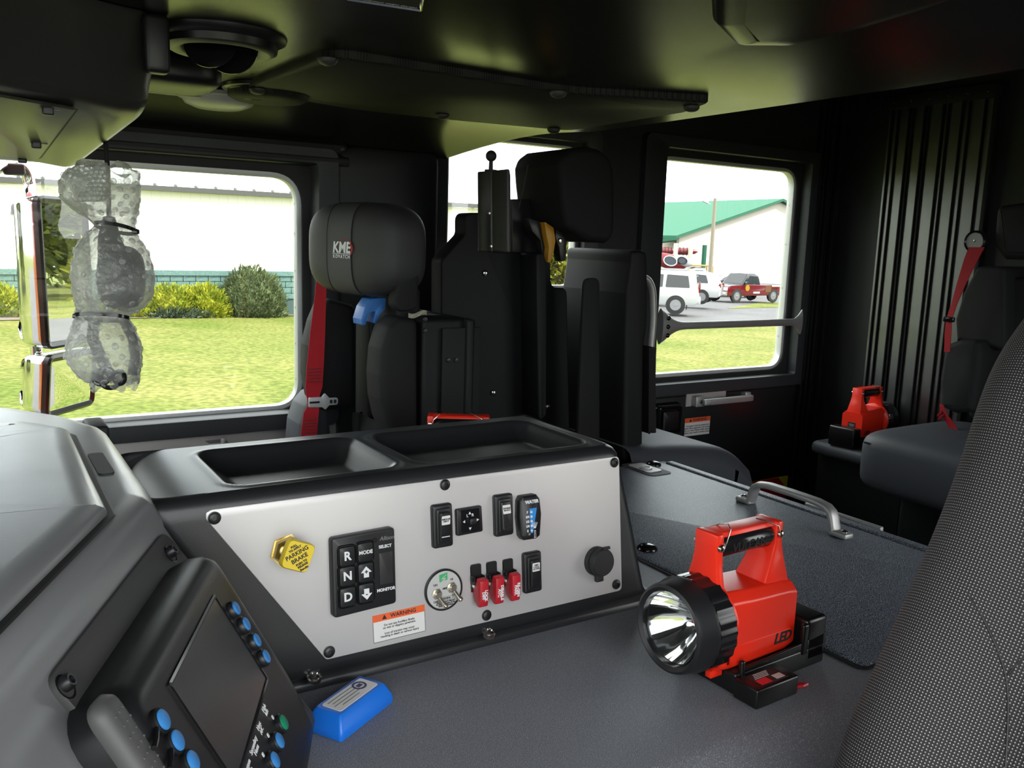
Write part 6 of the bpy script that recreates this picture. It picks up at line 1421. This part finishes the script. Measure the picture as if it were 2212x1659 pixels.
# dark car further back
dcM = place(1555, 640, 66, up + 180 + 12) @ T(-.4, 0, 0)
dc = vehicle('dark_car', 'dark blue car parked behind the pickup bonnet', 'car', dcM, MT['cardark'], 1.85, low, [(-1.9, .95), (-1.4, 1.50), (-.9, 1.58), (.25, 1.56), (1.15, .98)], [[(-1.3, 1.05), (-1.1, 1.45), (-.45, 1.48), (-.42, 1.05)], [(-.35, 1.05), (-.38, 1.48), (.2, 1.47), (.85, 1.02)]], (-1.4, 1.4), .34)
for s in (-1, 1): part(dc, 'head_lamp', MT['headlight'], (2.18, s * .66, .78), (.14, .3, .14))
# white cab truck with a yellow body, kayak on top
tkM = place(1500, 645, 72, up + 2) @ T(-.8, 0, 0)
low = [(-2.9, .6), (-2.9, 1.35), (.9, 1.35), (1.9, 1.40), (2.2, 1.2), (2.25, .6), (2.1, .45), (-2.8, .5)]
tk = vehicle('utility_truck', 'white cab utility truck with a yellow body behind the cars', 'truck', tkM, MT['carwhite'], 2.1, low, [(.15, 1.32), (.2, 2.45), (.55, 2.60), (1.35, 2.58), (1.75, 1.38)], [[(.45, 1.6), (.48, 2.35), (1.15, 2.35), (1.4, 1.6)]], (-1.7, 1.5), .46)
part(tk, 'yellow_body', MT['caryellow'], (-1.4, 0, 1.85), (3.0, 2.1, 1.0), 'yellow equipment body'); part(tk, 'yellow_rack', MT['caryellow'], (.9, 0, 2.72), (1.9, 2.0, .10))
part(tk, 'rack_leg', MT['caryellow'], (1.9, .95, 2.05), (.10, .10, 1.3)); part(tk, 'rack_leg', MT['caryellow'], (1.9, -.95, 2.05), (.10, .10, 1.3))
for px, py, l, col, lab in ((1446, 565, 2.6, 'boatred', 'red and white kayak standing behind the white sport utility'), (1472, 564, 1.7, 'carwhite', 'pale kayak with a dark cockpit behind the white sport utility')):
    q = dep(px, py, 62); kr = root('kayak', lab, 'boat', q, group='kayaks behind the cars'); dirv = (V((RGT.x, RGT.y, 0)).normalized() + V((0, 0, -.25))).normalized()
    sdv = V((-dirv.y, dirv.x, 0)).normalized(); upv = dirv.cross(sdv); upv = upv if upv.z > 0 else -upv; hh = .55 if col == 'boatred' else .40
    rgn = [[q + dirv * (l / 2 * s) + upv * (hh * (1 - abs(s) ** 2.2) ** .6 * math.cos(a)) + sdv * (.3 * (1 - abs(s) ** 2.2) ** .6 * math.sin(a)) for a in [2 * PI * k / 14 for k in range(14)]] for s in (-.98, -.85, -.5, 0, .5, .85, .98)]
    build('hull', G().loft(rgn), MT[col], kr, smooth=60)
    cpm = frame(q - BKV * -.02 + BKV * .30, dirv, upv); build('cockpit', G().lathe([(.34 if col == 'boatred' else .24, 0), (.30 if col == 'boatred' else .2, .05), (.002, .05)], 20, cpm @ Matrix.Diagonal((1.3, .9, 1, 1))), MT['cardark'], kr)
    build('cockpit_rim', G().tube([cpm @ V(((.47 if col == 'boatred' else .32) * math.cos(a), (.33 if col == 'boatred' else .22) * math.sin(a), .04)) for a in [2 * PI * k / 24 for k in range(24)]], .05, 6, closed=True), MT['carwhite'] if col == 'boatred' else MT['ink'], kr)

# ================================================================== outside mirrors on the passenger door
om = root('side_mirror', 'chrome truck mirror outside the passenger window', 'mirror', onY(80, 760, 2.72))
MT['mirrorglass'] = mat('mirror_glass', (.88, .90, .88), .01, 1.)
def mirror_head(px, py, w, h, dpt, yM, o_dir, name, convex, lab):
    c = onY(px, py, yM); d = (c - CP).normalized(); nrm = (V(o_dir).normalized() - d).normalized()
    xd = V((0, 0, 1)).cross(nrm).normalized()                       # to the right as seen from in front
    FMm = frame(c, xd, V((0, 0, 1)) - nrm * nrm.z)
    if (FMm.to_3x3() @ V((0, 0, 1))).dot(nrm) < 0: FMm = frame(c, -xd, V((0, 0, 1)) - nrm * nrm.z)
    pol = rrect(w, h, .022, 6)
    sh = build(name, G().loft([[(x, y, z) for x, y in inset(pol, e)] for e, z in ((.05, -dpt), (.025, -dpt * .92), (.008, -dpt * .7), (0, -dpt * .35), (-.003, .0), (-.002, .006))], M=FMm), MT['chrome'], om, smooth=60, label=lab)
    build('gasket', G().loft([[(x, y, z) for x, y in inset(pol, e)] for e, z in ((-.004, .0), (-.004, .014), (.003, .018), (.014, .014), (.014, .0))], caps=False, M=FMm), MT['blackgloss'], sh, smooth=40)
    gl_ = G(); R0 = .9 if convex else None; po = inset(pol, .012); rgs = []
    for k in range(9):
        f = 1 - k / 8.0001; rgs.append([(x * f, y * f, .009 - ((x * f) ** 2 + (y * f) ** 2) / (2 * R0) + .010 if R0 else .009) for x, y in po])
    build('glass', gl_.loft(rgs, caps=False, M=FMm), MT['mirrorglass'], sh, smooth=70, label='mirror glass')
    return FMm
m1_ = mirror_head(136, 588, .215, .40, .085, 2.72, (.955, .29, -.035), 'main_mirror', False, 'tall chrome main mirror')
m2_ = mirror_head(146, 823, .215, .165, .085, 2.70, (.90, .30, -.26), 'convex_mirror', True, 'small chrome convex mirror below')
A_ = m1_ @ V((-.06, .20, -.045)); Pt = [m1_ @ V((-.07, -.30, -.045)), m1_ @ V((-.07, .0, -.045)), A_ + V((0, 0, .02)), onY(66, 410, 2.75), onY(60, 378, 2.75), onY(48, 357, 2.74), onY(24, 350, 2.72), onY(0, 360, 2.68), onY(-40, 385, 2.60), onY(-70, 400, 2.45)]
Q = []
for i in range(len(Pt) - 1):
    for k in range(4): Q.append(Pt[i].lerp(Pt[i + 1], k / 4))
Q.append(Pt[-1])
for _ in range(3): Q = [Q[0]] + [(Q[i - 1] + 2 * Q[i] + Q[i + 1]) / 4 for i in range(1, len(Q) - 1)] + [Q[-1]]
build('arm', G().tube(Q, .015, 14), MT['chrome'], om, smooth=60, label='bent chrome mirror arm')
build('arm_bracket', G().rbox(onY(30, 366, 2.70), (.05, .04, .03), .006), MT['black'], om)
